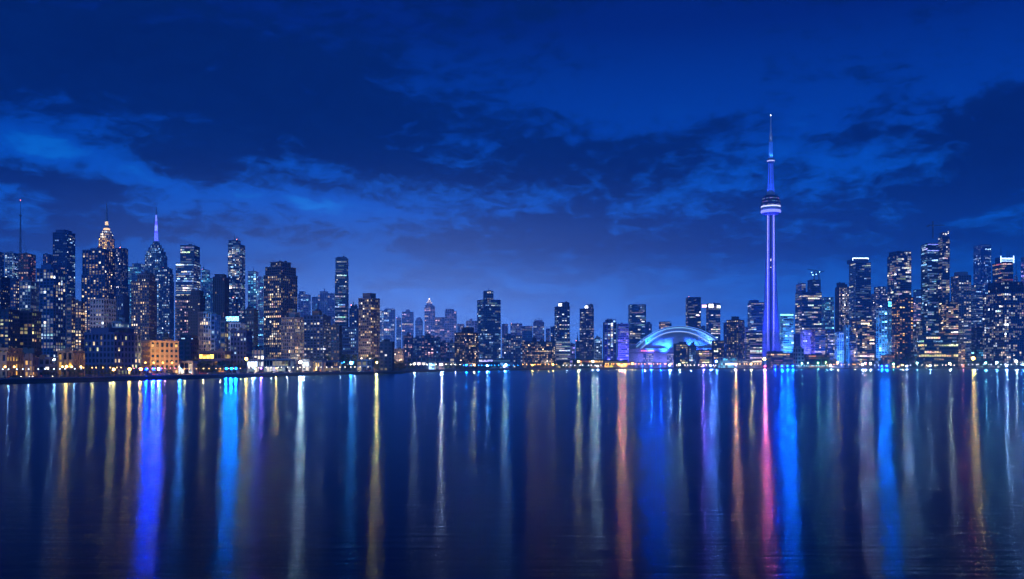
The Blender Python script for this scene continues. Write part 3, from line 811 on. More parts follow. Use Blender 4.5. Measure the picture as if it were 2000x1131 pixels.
CON1 = B('unfinished twin tower, left lower one, with violet lit upper floors', 1799, 1833, 476, 1900, 'slab', 'dark', .34, 'blue', 1.5, bright=(0,))
CON2 = B('unfinished twin tower, right taller one, under the crane', 1832, 1855, 462, 1880, 'slab', 'navy', .38, 'white', 1.4, cols=.6, masts=[(1838, 452)])
B('hazy block with a pink lit top behind the unfinished twin', 1783, 1801, 590, 2400, 'ribbon', 'pale', .5, 'pink', 1.4, tiers=[(1787, 1800, 566, {'lit': .15, 'pal': 'blue'})])
B('flat topped grey tower right of the unfinished twin', 1857, 1897, 538, 1780, 'grid', 'grey', .30, 'white', 1.5, ph=[(1868, 1886, 532)], rows=.6)
B('dark block with warm windows before the unfinished twin', 1833, 1872, 594, 1620, 'slab', 'dark', .34, 'warm', 1.5, tiers=[(1835, 1870, 590)])
B('teal speckled block at the foot of the violet lit unfinished tower', 1783, 1834, 627, 1600, 'slab', 'teal', .40, 'cool', 1.5)
B('tall hazy blue tower with sparse lights near the right edge', 1901, 1936, 478, 2700, 'grid', 'glass', .28, 'blue', 1.4)
CRW = B('dark banded tower with a brilliant white blue crown and masts', 1938, 1979, 513, 2250, 'ribbon', 'dark', .34, 'warm', 1.4, rows=.6)
B('far thin tower outlined in white blue lights', 1980, 1989, 556, 2900, 'rib', 'white', .9, 'blue', 1.8, tiers=[(1981, 1988, 540)], masts=[(1985, 507, .8)])
B('far violet tower cut by the right edge', 1994, 2030, 500, 2700, 'grid', 'pale', .35, 'violet', 1.2)
B('blue office tower of bright white rows left of the wide corner block', 1897, 1920, 556, 1950, 'ribbon', 'glass', .62, 'cool', 1.4, rows=.6)
B('dark blue slab below the white rowed office', 1897, 1921, 640, 1680, 'punch', 'navy', .14, 'cool')
B('pale grey block with fine lit rows left of the starry orange lamp', 1872, 1897, 630, 1640, 'ribbon', 'pale', .45, 'white', 1.1)
BIG = B('wide corner block with a crown of white lit rows at the right edge', 1919, 2012, 572, 1600, 'grid', 'glass', .30, 'white', 1.5, corner=1962, side=1.0, front=1.0, fh=4.2, cw=4.6, cols=.6, rows=.1, tiers=[(1930, 2000, 553, {'lit': .04, 'wall': 'dark'})], bright=(36, 37, 38, 39))
B('green glass office with rows of yellow light by the water', 1791, 1872, 670, 1440, 'ribbon', 'green', .45, 'yellow', 1.6, fh=6.0, cw=4.2, depth=28, rows=.6, tiers=[(1803, 1869, 656, {'lit': .35, 'pal': 'cool'})])
B('small warm lit block right of the green glass office', 1872, 1885, 673, 1480, 'grid', 'tan', .55, 'warm', 1.4)
B('low dark shed with a teal lit roofline behind the orange lamp', 1897, 1921, 682, 1600, 'ribbon', 'dark', .35, 'cyan', 1.2)
B('low dark museum with a pitched hall right of the tower foot', 1497, 1549, 690, 1470, 'ribbon', 'dark', .20, 'warm', 1.3, depth=25, tiers=[(1503, 1530, 687)])
B('grey concrete twin silo block by the water', 1549, 1571, 681, 1440, 'punch', 'pale', .10, 'warm', corner=1558, ph=[(1556, 1563, 677)], cw=7, fh=7)
B('low dark block with orange windows right of the silos', 1571, 1621, 693, 1500, 'ribbon', 'dark', .35, 'gold', 1.3, depth=22)
B('low orange windowed house in the big trees', 1720, 1748, 694, 1480, 'punch', 'brick', .6, 'gold', 1.5, depth=18)
B('low lit row behind the trees left of the stadium', 1178, 1226, 704, 1480, 'ribbon', 'dark', .6, 'gold', 1.6, depth=20, fh=5)
B('low dark pavilion with green yellow windows at the foot of the podium', 1085, 1112, 706, 1430, 'grid', 'dark', .75, 'yellow', 1.5, depth=18, fh=5)
B('low dark waterfront sheds under the second twin tower', 1118, 1178, 703, 1420, 'ribbon', 'dark', .35, 'gold', 1.4, depth=18, fh=5)

# ------------------------------------------------------------------ the left shore: low buildings at the water
LOW = dict(cat='building', name='waterfront_building')
B('wide dark blue office by the quay with three lit rows on its right half', 165, 276, 652, 430, 'punch', 'navy', .06, 'yellow', 1.3, corner=223, side=.5, front=3.2, fh=3.1, cw=2.6, ph=[(182, 252, 643)], rows=.45, cols=0, **LOW)
B('stone fronted block at the left edge lit orange at street level', -30, 47, 692, 405, 'punch', 'sand', .22, 'gold', 1.2, fh=3.1, cw=2.3, tiers=[(-20, 37, 683)], **LOW)
B('gold lit glass lobby beside the stone fronted block', 47, 75, 701, 400, 'grid', 'brown', .92, 'gold', 1.3, fh=2.9, cw=1.8, rows=0, cols=0, depth=9, **LOW)
B('dark upper storeys with a few red lights above the gold lobby', 46, 82, 690, 440, 'ribbon', 'dark', .25, 'red', 1.0, depth=10, **LOW)
B('dark unlit block between gold lobby and gold pillared hotel', 75, 112, 701, 400, 'punch', 'navy', .03, 'cool', fh=3.1, cw=2.6, depth=12, **LOW)
B('gold lit pillared hotel front with white posts at its corner', 113, 165, 688, 415, 'rib', 'sand', .75, 'gold', 1.4, fh=3.6, cw=2.4, rows=.2, depth=12, **LOW)
B('long low gold lit arcade at the water before the pillared hotel', 120, 164, 725, 385, 'ribbon', 'dark', .8, 'gold', 1.5, fh=2.4, cw=1.6, depth=6, rows=0, **LOW)
GH = B('orange uplit stone hotel with seven rows of windows', 276, 349, 668, 475, 'punch', 'sand', .22, 'gold', 1.2, corner=294, fh=3.0, cw=2.6, rows=.2, ph=[(323, 331, 660)], **LOW)
B('dark wooded block with a few dots right of the orange hotel', 347, 388, 665, 560, 'punch', 'dark', .05, 'cool', fh=3, cw=3.4, tiers=[(352, 376, 660)], **LOW)
B('white glowing glass pavilion at the water below the orange hotel', 343, 387, 708, 440, 'glass', 'white', .96, 'white', 1.5, fh=3.4, cw=2.4, rows=0, cols=0, depth=9, **LOW)
B('long dark restaurant with a gold lit eave and lamps', 388, 451, 688, 520, 'ribbon', 'brown', .42, 'gold', 1.5, fh=4.2, cw=2.5, rows=.3, depth=12, **LOW)
B('white framed three storey block left of the lit halls', 472, 516, 681, 640, 'grid', 'white', .45, 'white', 1.2, fh=4.0, cw=3.0, corner=489, **LOW)
B('row of small lit kiosks with a flat roof on the quay', 414, 468, 722, 552, 'grid', 'white', .62, 'cool', 1.5, fh=3.0, cw=3.1, rows=0, cols=.2, depth=6, **LOW)
B('white hall with a glazed upper floor, first of the lit halls', 482, 515, 704, 590, 'glass', 'white', .62, 'white', 1.6, fh=4.6, cw=2.6, rows=.4, depth=14, **LOW)
B('long white hall with bright panes and a garage front', 514, 578, 703, 610, 'glass', 'white', .66, 'white', 1.7, fh=4.6, cw=2.4, rows=.3, depth=14, **LOW)
B('white glazed hall right of the brilliant white lamp', 590, 612, 704, 640, 'glass', 'white', .9, 'white', 1.7, fh=4.8, cw=2.2, rows=0, depth=14, **LOW)
B('brilliant gold lit hall between the white halls', 611, 635, 706, 650, 'rib', 'white', .95, 'gold', 2.6, fh=4.6, cw=2.0, rows=0, cols=0, depth=12, **LOW)
B('dark roofed hall with a yellow eave left of the blue floodlights', 635, 668, 706, 680, 'ribbon', 'navy', .45, 'yellow', 1.4, fh=4.2, cw=3.0, depth=14, **LOW)
B('flat roofed green lit shelter right of the blue floodlights', 697, 731, 704, 720, 'grid', 'pale', .45, 'yellow', 1.1, fh=5.0, cw=4.0, depth=14, **LOW)
B('white lit event hall with a glowing sign front past the quay end', 837, 851, 708, 1010, 'glass', 'white', .95, 'cool', 2.2, fh=4.0, cw=3.0, rows=0, depth=12, **LOW)
B('small white lit hall with an arched sign right of the event hall', 857, 869, 708, 1010, 'glass', 'white', .9, 'pink', 2.2, fh=5.0, cw=3.0, rows=0, depth=12, **LOW)

# ------------------------------------------------------------------ roof features of single buildings
def local(info, px, y, dy=0.0):
    """picture column and row -> local x and z on the plane of the building's centre shifted by dy"""
    c, rz = info['c'], info['rz']
    Dy = c.y + dy
    return (ray(px) * Dy - c.x) * (math.cos(rz) or 1), zat(y, Dy) - GZ

def guyed_mast(root, info):
    x, z0 = local(info, 40, 494); _, z1 = local(info, 40, 392)
    zt = info['zt']; k = info['k']
    m = MB()
    for sx, sy in ((-1, -1), (1, -1), (1, 1), (-1, 1)):
        m.tube((x + sx * 1.1, sy * 1.1, zt), (x + sx * .5, sy * .5, z0 + (z1 - z0) * .72), .22, .16, 4)
    n = 14
    for j in range(n):
        a = zt + (z0 + (z1 - z0) * .72 - zt) * j / n; b = zt + (z0 + (z1 - z0) * .72 - zt) * (j + 1) / n
        w = 1.1 - .6 * j / n
        for sy in (-1, 1):
            m.tube((x - w, sy * w, a), (x + w, sy * w, b), .14, n=4)
        for sx in (-1, 1):
            m.tube((x + sx * w, -w, a), (x + sx * w, w, b), .14, n=4)
    m.tube((x, 0, z0 + (z1 - z0) * .70), (x, 0, z1), .5, .2, 6)
    m.box(x - 1.2, x + 1.2, -1.2, 1.2, z0 + (z1 - z0) * .7, z0 + (z1 - z0) * .73)
    m.build('lattice_mast', W['metal'], root)
    for ex, frac in ((21, .5), (56, .5), (24, .3), (54, .3)):
        gx, _ = local(info, ex, 494)
        g = MB(); g.tube((x, 0, z0 + (z1 - z0) * frac), (max(-info['w'] / 2 + .4, min(info['w'] / 2 - .4, gx)), -4, zt + .6), .13, n=4)
        g.build('guy_wire', W['metal'], root)
    b = MB(); b.lathe([(.2, z1), (.7, z1 + .6), (.2, z1 + 1.3)], 6, x, 0)
    b.build('beacon', emit((1, .2, .15), 8, False), root)
guyed_mast(*B03)

def strip_sign(root, info, a, b, ya, yb, col, strength, name='roof_sign', letters=0, out=1.2, face='f'):
    c, rz = info['c'], info['rz']
    fy = -info['d'] / 2 - out
    xa, za = local(info, a, ya, -info['d'] / 2); xb, zb = local(info, b, yb, -info['d'] / 2)
    z0, z1 = min(za, zb), max(za, zb)
    fr = MB(); fr.box(xa - .3, xb + .3, fy + .15, fy + .5, z0 - .3, z1 + .3)
    for xx in (xa + .3 * (xb - xa), xa + .7 * (xb - xa)):
        fr.box(xx - .2, xx + .2, fy + .502, fy + out + 2.5, z0, z0 + .6)
    s = fr.build(name, W['metal'], root)
    if letters:
        w = (xb - xa) / letters
        for j in range(letters):
            m = MB(); x0 = xa + j * w + w * .1; x1 = xa + (j + 1) * w - w * .1
            m.box(x0, x0 + w * .22, fy, fy + .14, z0, z1)
            m.box(x1 - w * .22, x1, fy, fy + .14, z0, z1)
            m.box(x0 + w * .222, x1 - w * .222, fy + .003, fy + .137, z0 + (z1 - z0) * (.0, .4, .78)[j % 3], z0 + (z1 - z0) * (.2, .6, 1.0)[j % 3])
            m.build('sign_letter', emit(col, strength), s)
    else:
        m = MB(); m.box(xa, xb, fy, fy + .14, z0, z1)
        m.build('sign_panel', emit(col, strength), s)
strip_sign(*SIGNB, 442, 467, 618.5, 627, (.16, .55, 1), 9, letters=7)
strip_sign(*LOGO, 1384, 1393, 594, 601, (.85, .9, 1), 5)
strip_sign(*LOGO, 1400, 1407, 597, 601.5, (.85, .9, 1), 5)
strip_sign(*LOGO, 1371, 1380, 595.5, 600.5, (1, .55, .65), 5)
strip_sign(*CY2, 1718, 1740, 589.5, 593, (.06, .45, 1), 9)
strip_sign(*CY2, 1718, 1740, 595, 598.5, (.06, .45, 1), 9)
strip_sign(*CY1, 1524, 1549, 613.5, 616.5, (.2, .75, 1), 5)

def led_line(root, info, pts, r, col, s, name='led_strip'):
    m = MB()
    P = [(*[local(info, px, y, dy)[0]], dy, local(info, px, y, dy)[1]) for px, y, dy in pts]
    for p, q in zip(P, P[1:]):
        m.tube(p, q, r, n=5)
    m.build(name, emit(col, s), root)

def roof_frame():
    root, info = FCP
    w, d, zt = info['w'], info['d'], info['zt']
    x0, z0 = local(info, 1666, 513, -d / 2); x1, z1 = local(info, 1697, 503.5, -d / 2)
    y0 = -d / 2 + 2
    m = MB(); m.box(x0, x1, y0 + .5, d / 2 - 3, zt - .05, z1 - 2.0)
    m.build('plant_room', W['navy'], root)
    m = MB()
    m.box(x0, x1, y0, y0 + .45, z1 - 1.6, z1); m.box(x0, x0 + 1.0, y0 + .003, y0 + .447, z1 - 6, z1 - 1.604); m.box(x1 - .7, x1, y0 + .003, y0 + .447, z1 - 3.5, z1 - 1.604)
    m.build('led_strip', emit((.62, .85, 1), 8), root)
roof_frame()

def crown_lights():
    root, info = CRW
    w, d, zt, k = info['w'], info['d'], info['zt'], info['k']
    x0, _ = local(info, 1949, 512); x1, _ = local(info, 1974, 512); _, z1 = local(info, 1960, 501)
    m = MB(); m.box(x0, x1, -d * .3, d * .3, zt - .05, z1 - 3); m.build('plant_room', W['dark'], root)
    m = MB(); m.box(x0, x1, -d * .3 - .5, -d * .3 - .02, z1 - 9, z1 - 5); m.box(x0, x1, -d * .3 - .5, -d * .3 - .02, z1 - 14, z1 - 12.5)
    m.build('light_band', emit((.35, .6, 1), 6), root)
    for xx in (x0, x1):
        m = MB(); m.box(xx - .9, xx + .9, -d * .3 - 1.4, -d * .3 - .55, zt, z1); m.build('light_fin', emit((.4, .65, 1), 7), root)
    for px, yt, r in ((1955, 482, .9), (1967, 488, .7), (1971, 492, .9)):
        x, zz = local(info, px, yt)
        m = MB(); m.lathe([(r * k, z1 - 4), (r * k * .7, z1 + (zz - z1) * .5), (.15, zz)], 6, x, 0); m.build('mast', W['metal'], root)
crown_lights()

def edge_crown(label_root, a, b, y, col, s):
    root, info = label_root
    d = info['d']
    x0, z0 = local(info, a, y, -info['ld'] / 2); x1, _ = local(info, b, y, -info['ld'] / 2)
    x0 = max(x0, -info['lw'] / 2); x1 = min(x1, info['lw'] / 2)
    m = MB(); m.box(x0, x1, info['cy'] - info['ld'] / 2 - .7, info['cy'] - info['ld'] / 2 - .2, info['zt'] - 1.2, info['zt'] + 1.4)
    m.build('led_strip', emit(col, s), root)

def top_lamps():
    for (root, info), (a, b, ya, yb) in ((TWA, (1092, 1098, 592, 598)), (TWB, (1138, 1145, 597, 603))):
        x = -info['w'] * .30; y = -info['d'] * .30
        zt = info['z1']
        m = MB()
        if root is TWA[0]:
            m.box(x - 2.6, x + 2.6, y - 2.6, y + 2.6, zt + .1, zt + 6)
        else:
            m.lathe([(.6, zt + .1), (2.4, zt + 1.2), (3.2, zt + 3.2), (2.4, zt + 5.2), (.5, zt + 6.3)], 10, x, y)
        m.build('roof_lantern', emit((.9, .93, 1), 4), root)
top_lamps()

def cupola(root, info, px, ybase, ytop, ypeak, wpx, wall='navy'):
    x, z0 = local(info, px, ybase); _, z1 = local(info, px, ytop); _, z2 = local(info, px, ypeak)
    k = info['c'].y / F; r = wpx / 2 * k
    x = max(-info['w'] / 2 + r, min(info['w'] / 2 - r, x)); zt = info['zt']
    m = MB(); m.lathe([(r, zt - .1), (r, z1 - r * .4), (r * 1.1, z1 - r * .38), (r * .95, z1), (r * .55, z1 + (z2 - z1) * .22), (r * .2, z1 + (z2 - z1) * .34), (r * .12, z2)], 8, x, 0, math.pi / 8)
    m.build('cupola', W[wall], root)
cupola(*B50, 637, 617, 607, 592, 13)

def dome_top():
    root, info = DOMEB
    k = info['c'].y / F; r = 6.4 * k; zt = info['zt']
    m = MB(); prof = [(r, zt - .1), (r, zt + 3)] + [(r * math.cos(a), zt + 3 + r * 1.05 * math.sin(a)) for a in [math.pi / 2 * j / 7 for j in range(1, 7)]] + [(.4, zt + 3 + r * 1.06)]
    m.lathe(prof, 16); m.build('dome', W['pale'], root, smooth=True)
    root, info = SPIREB
    k = info['c'].y / F; zt = info['zt']; x, zp = local(info, 838.5, 585); _, za = local(info, 838.5, 574)
    m = MB(); m.lathe([(9 * k, zt - .1), (6 * k, zt + 3 * k), (5.4 * k, zt + 5 * k), (3.2 * k, zt + (zp - zt) * .62), (1.2 * k, zp - 1), (.5 * k, zp), (.35 * k, za)], 8, x, 0, math.pi / 8)
    m.build('pointed_crown', W['pale'], root)
    for j in range(8):
        a = math.pi / 8 + j * math.pi / 4
        def pt(rr, z): return (x + rr * math.cos(a), rr * math.sin(a), z)
        m = MB(); m.tube(pt(5.6 * k, zt + 5 * k), pt(3.4 * k, zt + (zp - zt) * .62), .5 * k * .5, n=4); m.tube(pt(3.4 * k, zt + (zp - zt) * .62), pt(1.3 * k, zp), .5 * k * .5, n=4)
        m.build('light_rib', emit((1, .8, .72), 4, False), root)
    m = MB(); m.lathe([(.3, zp), (1.3 * k, zp + 1.2 * k), (.3, zp + 2.6 * k)], 8, x, 0); m.build('lantern', emit((1, .9, .8), 10, False), root)
dome_top()

# ------------------------------------------------------------------ the two spired skyscrapers
def deco(label, name, D, px, tiers, spire, wall, lit, pal, gain):
    """tiers: (half width px, y top); spire: list of (half width px, y, colour or None, strength)"""
    k = D / F
    root = empty(name, (ray(px) * D, D + 18, GZ)); tag(root, label, 'skyscraper')
    rg = random.Random(int(px)); z = 0.0
    Dc = D + 18; kk = Dc / F
    for i, (hw, y, lt, pl, gn) in enumerate(tiers):
        z1 = zat(y, Dc) - GZ; w = 2 * hw * kk
        block(root, 'storey_block' if i == 0 else 'upper_block', 0, 0, w, w * .9, z + (.05 if i else 0), z1, wall, 'rib', max(3.6, 4.0 * k), max(3.0, 3.2 * k), lt, pl, gn, .3, .2, {}, rg)
        z = z1
    prev = None
    for i, (hw, y, col, s, nm) in enumerate(spire):
        zz = zat(y, Dc) - GZ
        if prev is not None:
            m = MB(); m.lathe([(prev[0] * kk * 1.25, prev[1] + .02), (hw * kk * 1.25, zz)], 8, 0, 0, math.pi / 8)
            o = m.build(nm, emit(col, s) if col else W['steel'], root)
        prev = (hw, zz)
    return root
deco('stepped stone skyscraper with a golden lit crown and mast', 'spired_skyscraper', 2100, 201.5,
     [(24, 520, .15, 'warm', 1.0), (18, 489, .2, 'warm', 1.2), (11.0, 466, 1.3, 'gold', 4.0), (9.0, 456, 1.3, 'warm', 4.0), (6.8, 451, 1.2, 'white', 3.4)],
     [(5.0, 451, None, 0, ''), (4.2, 446, (1, .62, .25), 2.2, 'lit_drum'), (2.4, 440, None, 0, 'spire_base'), (2.0, 433, (1, .66, .3), 2.2, 'lit_drum'), (1.6, 424, None, 0, 'mast'), (1.3, 414, None, 0, 'mast'), (.6, 396, None, 0, 'mast')], 'tan', .3, 'warm', 1.5)
deco('blue stepped skyscraper with a slender purple white lit spire', 'spired_skyscraper', 2000, 298.8,
     [(17, 545, .45, 'blue', 1.9), (16, 500, .6, 'blue', 2.4), (14, 492, .6, 'blue', 2.4), (11, 485, .6, 'blue', 2.4), (8, 479, .6, 'blue', 2.4), (5, 474, .6, 'blue', 2.4)],
     [(3.9, 474, None, 0, ''), (3.0, 471, None, 0, 'spire_base'), (2.5, 456, (.08, .11, 1), 3.0, 'lit_spire'), (2.2, 451, (.08, .07, 1), 2.4, 'lit_spire'), (1.9, 440, (.16, .22, 1), 3.2, 'lit_spire'), (1.5, 432, (.1, .08, 1), 2.4, 'lit_spire'), (1.1, 420, (.14, .2, 1), 2.6, 'lit_spire'), (.7, 414, None, 0, 'mast'), (.35, 404, None, 0, 'mast')], 'grey', .3, 'blue', 1.3)

# ------------------------------------------------------------------ cranes and lit frames
def tower_crane(label, D, px, ybase, ytop, ja, jb, yj, tilt=0.0):
    k = D / F
    x, zb, zt = ray(px) * D, zat(ybase, D), zat(ytop, D)
    root = empty('tower_crane', (x, D, zb)); tag(root, label, 'crane')
    def truss(p, q, w, r, name):
        m = MB(); p = Vector(p); q = Vector(q); d = (q - p); L = d.length; d.normalize()
        a = d.orthogonal().normalized(); b = d.cross(a); n = max(3, int(L / (w * 2.2)))
        cs = [(a * sx + b * sy) * w for sx, sy in ((1, 1), (1, -1), (-1, -1), (-1, 1))]
        for c in cs: m.tube(p + c, q + c, r, n=4)
        for j in range(n):
            u = p + d * L * j / n; v = p + d * L * (j + 1) / n
            for i in range(4): m.tube(u + cs[i], v + cs[(i + 1) % 4], r * .7, n=4)
        m.build(name, W['metal'], root)
    H = zt - zb; zj = zat(yj, D) - zb
    truss((0, 0, 0), (0, 0, H), .9, .22, 'crane_mast')
    jl, jr = (ja - px) * k, (jb - px) * k
    truss((0, 0, zj), (jl, 0, zj + abs(jl) * tilt * (1 if abs(jl) > abs(jr) else 0)), .7, .18, 'crane_jib')
    truss((0, 0, zj), (jr, 0, zj + abs(jr) * tilt * (1 if abs(jr) >= abs(jl) else 0)), .7, .18, 'counter_jib')
    sj = jl if abs(jl) < abs(jr) else jr
    m = MB(); m.box(sj - 2.2, sj + 2.2, -1.6, 1.6, zj - 3.2, zj - .9); m.build('counterweight', W['grey'], root)
    m = MB(); m.tube((0, 0, H), (jl * .8, 0, zj + .7), .16, n=4); m.tube((0, 0, H), (jr * .8, 0, zj + .7), .16, n=4); m.build('pendant_line', W['metal'], root)
    m = MB(); m.box(-1.2, 1.2, -2.4, -1.0, zj - 3.0, zj - .2); m.build('cab', W['steel'], root)
    lj = jr if sj == jl else jl
    m = MB(); m.tube((lj * .6, 0, zj - .8), (lj * .6, 0, zj - 9), .1, n=4); m.box(lj * .6 - .5, lj * .6 + .5, -.4, .4, zj - 10.2, zj - 9); m.build('hook_block', W['metal'], root)
tower_crane('lattice tower crane on the unfinished twin tower', 1900, 1822, 466, 432, 1812, 1846, 440)
tower_crane('far slanted crane left over the cyan lit frame', 2020, 1591, 547, 529, 1577, 1596, 528, .15)
tower_crane('far slanted crane with a red tip right over the cyan lit frame', 2030, 1599, 547, 530, 1596, 1611, 533, .35)

def frames():
    root, info = CRB
    w, d, zt = info['w'], info['d'], info['zt']
    _, z1 = local(info, 1585, 531)
    m = MB()
    for xx in (-w * .46, -w * .2, w * .1, w * .44):
        m.box(xx - .35, xx + .35, -d * .45, -d * .45 + .7, zt, z1 - abs(xx) * .1)
    for zz in (.4, .7, .97):
        m.box(-w * .46, w * .44, -d * .45 + .1, -d * .45 + .6, zt + (z1 - zt) * zz - .3, zt + (z1 - zt) * zz)
    m.build('scaffold_frame', W['steel'], root)
    for xx, fz in ((-w * .3, .55), (w * .05, .6), (w * .4, .9), (-w * .42, .8)):
        m = MB(); m.lathe([(.2, zt + (z1 - zt) * fz), (.9, zt + (z1 - zt) * fz + .9), (.2, zt + (z1 - zt) * fz + 1.8)], 6, xx, -d * .45 - .6); m.build('work_lamp', emit((.3, .75, 1), 12), root)
    root, info = CON2
    w, d, zt = info['w'], info['d'], info['zt']
    _, z1 = local(info, 1843, 450)
    m = MB()
    for j in range(6):
        xx = -w * .45 + j * w * .18
        m.box(xx - .3, xx + .3, -d * .45, -d * .45 + .6, zt, z1 - (5 - j) * 1.5)
        m.box(xx - .3, xx + .3, d * .3, d * .3 + .6, zt, z1 - (5 - j) * 1.2)
    for zz in (.35, .62): m.box(-w * .47, w * .47, -d * .46, d * .32, zt + (z1 - zt) * zz, zt + (z1 - zt) * zz + .5)
    m.build('bare_frame', W['grey'], root)
    for xx, fz in ((-w * .35, .3), (-w * .05, .35), (w * .3, .62), (0, .2), (w * .3, .4)):
        m = MB(); m.lathe([(.2, zt + (z1 - zt) * fz), (.9, zt + (z1 - zt) * fz + .9), (.2, zt + (z1 - zt) * fz + 1.8)], 6, xx, -d * .47 - .5); m.build('work_lamp', emit((.95, .9, .8), 5), root)
    root, info = CON1
    w, d, zt = info['w'], info['d'], info['zt']
    for zz, s in ((zt - 1.6, 3.0), (zt - 15, 5.0)):
        m = MB(); m.box(-w / 2 - .2, w / 2 + .2, -d / 2 - 1.35, -d / 2 - 1.0, zz - .5, zz + .5); m.build('light_band', emit((.22, .26, 1), s), root)
frames()

# ------------------------------------------------------------------ observation tower
CONC = mat_wall('tower_concrete', (0.50, 0.52, 0.58), rough=0.75, scale=0.12, var=0.6)
def spot(name, parent, loc, target, energy, col, angle, blend=.5, radius=.5):
    l = bpy.data.lights.new(name, 'SPOT'); l.energy = energy; l.color = col; l.spot_size = R(angle); l.spot_blend = blend; l.shadow_soft_size = radius
    o = bpy.data.objects.new(name, l); COL.objects.link(o)
    o.location = loc; d = Vector(target) - Vector(loc)
    o.rotation_euler = d.to_track_quat('-Z', 'Y').to_euler()
    o.parent = parent
    return o

def observation_tower():
    D = 1938.0; k = D / F; px = 1505.5
    root = empty('observation_tower', (ray(px) * D, D, GZ))
    root.rotation_euler = (0, 0, -math.atan(ray(px)))
    tag(root, 'slender concrete observation tower lit violet, with a ring shaped pod and long antenna', 'tower')
    Z = lambda y: zat(y, D) - GZ
    zp = Z(421)                                     # underside of the pod
    # hexagonal core
    m = MB(); m.lathe([(7.4, -1), (7.2, Z(600)), (6.9, zp)], 6, 0, 0, 0.0)
    m.build('shaft_core', CONC, root)
    # three flared legs
    for ang in (210, 330, 90):
        a = R(ang); u = Vector((math.cos(a), math.sin(a), 0)); v = Vector((-u.y, u.x, 0))
        rings = []
        for y, rr, th in ((703, 25.5, 3.6), (680, 23.3, 3.5), (650, 20.2, 3.4), (600, 16.2, 3.2), (550, 13.6, 3.1), (500, 11.8, 3.0), (450, 10.4, 2.9), (421, 9.8, 2.8)):
            z = max(-1, Z(y))
            rings.append([tuple(u * 3.0 + v * th * 1.25 + Vector((0, 0, z))), tuple(u * (rr - 1.2) + v * th * .9 + Vector((0, 0, z))), tuple(u * rr + v * th * .5 + Vector((0, 0, z))),
                          tuple(u * rr - v * th * .5 + Vector((0, 0, z))), tuple(u * (rr - 1.2) - v * th * .9 + Vector((0, 0, z))), tuple(u * 3.0 - v * th * 1.25 + Vector((0, 0, z)))])
        m = MB(); m.loft(rings); m.build('leg', CONC, root)
    # glazed lift shafts and light strips in the front recess
    fy = -6.6
    m = MB(); m.box(-2.0, 2.0, fy - 1.3, fy + 1.5, 0, zp - 1)
    lf = m.build('lift_shaft', mat_wall('lift_glass', (.05, .07, .12), rough=.2, bump=0), root)
    g = MB()
    n = 60
    for j in range(n):
        z0 = (zp - 2) * j / n; g.box(-2.1, 2.1, fy - 1.4, fy - 1.32, z0, z0 + .35)
    g.build('mullion', W['metal'], lf, 'stuff')
    for s in (-1, 1):
        m = MB(); m.box(s * 6.3 - .33, s * 6.3 + .33, -8.1, -7.0, 2, zp - .4); m.build('light_strip', emit((.30, .29, 1), 5.5), root)
        m = MB(); m.box(s * 3.2 - .3, s * 3.2 + .3, fy - .5, fy - .1, 2, zp - .4); m.build('light_strip', emit((.05, .06, 1), 1.2), root)
    for y in (510, 507, 523):
        m = MB(); m.box(-.9, .9, fy - 1.75, fy - 1.45, Z(y) - .8, Z(y) + .8); m.build('lift_cabin', emit((1, .9, .75), 3, False), root)
    # pod
    def ring(name, prof, mat, n=40, smooth=False):
        m = MB(); m.lathe([(r * k, Z(y)) for r, y in prof], n); return m.build(name, mat, root, smooth=smooth)
    ring('pod_underside', [(7.5, 421.5), (15.5, 418.2), (17.5, 416.6)], CONC)
    ring('pod_light_ring', [(17.6, 416.6), (19.0, 414.5), (19.2, 412.6), (18.6, 411.2)], emit((.22, .24, 1), 2.4))
    ring('pod_radome', [(18.3, 411.2), (19.3, 409.5), (19.3, 407), (18.4, 405.6)], W['white'])
    ring('pod_light_ring', [(18.3, 405.6), (18.5, 405.0), (18.5, 403.6), (18.3, 403.0)], emit((.55, .6, 1), 2.6))
    ring('pod_deck', [(17.6, 403.0), (17.8, 399.0), (18.6, 398.6), (18.6, 397.2), (17.2, 396.8), (16.8, 392.5), (17.4, 392.0), (17.2, 391.0), (15.8, 390.5), (14.6, 387.0), (15.0, 386.6), (14.8, 385.6), (10.5, 384.0), (9.8, 381.8)], W['dark'])
    w = MB()
    for (yy, rr) in ((401.2, 17.85), (395.0, 17.15), (388.8, 15.4)):
        for j in range(40):
            a0 = 2 * math.pi * (j + .15) / 40; a1 = 2 * math.pi * (j + .85) / 40; r = rr * k + .15
            c = (.55, .5, 1.0) if rnd.random() < .6 else (.05, .05, .2)
            c = tuple(x * rnd.uniform(.3, 1.3) for x in c)
            w.quad((r * math.cos(a0), r * math.sin(a0), Z(yy) - .7), (r * math.cos(a1), r * math.sin(a1), Z(yy) - .7), (r * math.cos(a1), r * math.sin(a1), Z(yy) + .7), (r * math.cos(a0), r * math.sin(a0), Z(yy) + .7), c)
    w.build('window', WIN, root, 'stuff')
    # upper shaft, sky pod, antenna
    ring('upper_shaft', [(8.2, 382.2), (7.6, 376), (6.6, 368), (6.0, 360), (5.3, 319.5)], CONC, 6)
    for s in (-1, 0, 1):  # added strips that spread even blue light over the shaft
        m = MB(); m.tube((s * 4.6 * k, -(5.6 if s == 0 else 3.2) * k, Z(372)), (s * 3.6 * k, -(4.9 if s == 0 else 2.9) * k, Z(320.5)), .55, .45, 6); m.build('light_strip', emit((.01, .06, 1), 3.0), root)
    for s in (-1, 1):
        m = MB(); m.box(s * 7.2 - .9, s * 7.2 + .9, -3.0, -1.2, Z(383), Z(366)); m.build('side_pier', CONC, root)
    ring('sky_pod', [(5.4, 319.6), (6.6, 318), (7.0, 315), (6.8, 312), (5.6, 309.8)], W['grey'], 20)
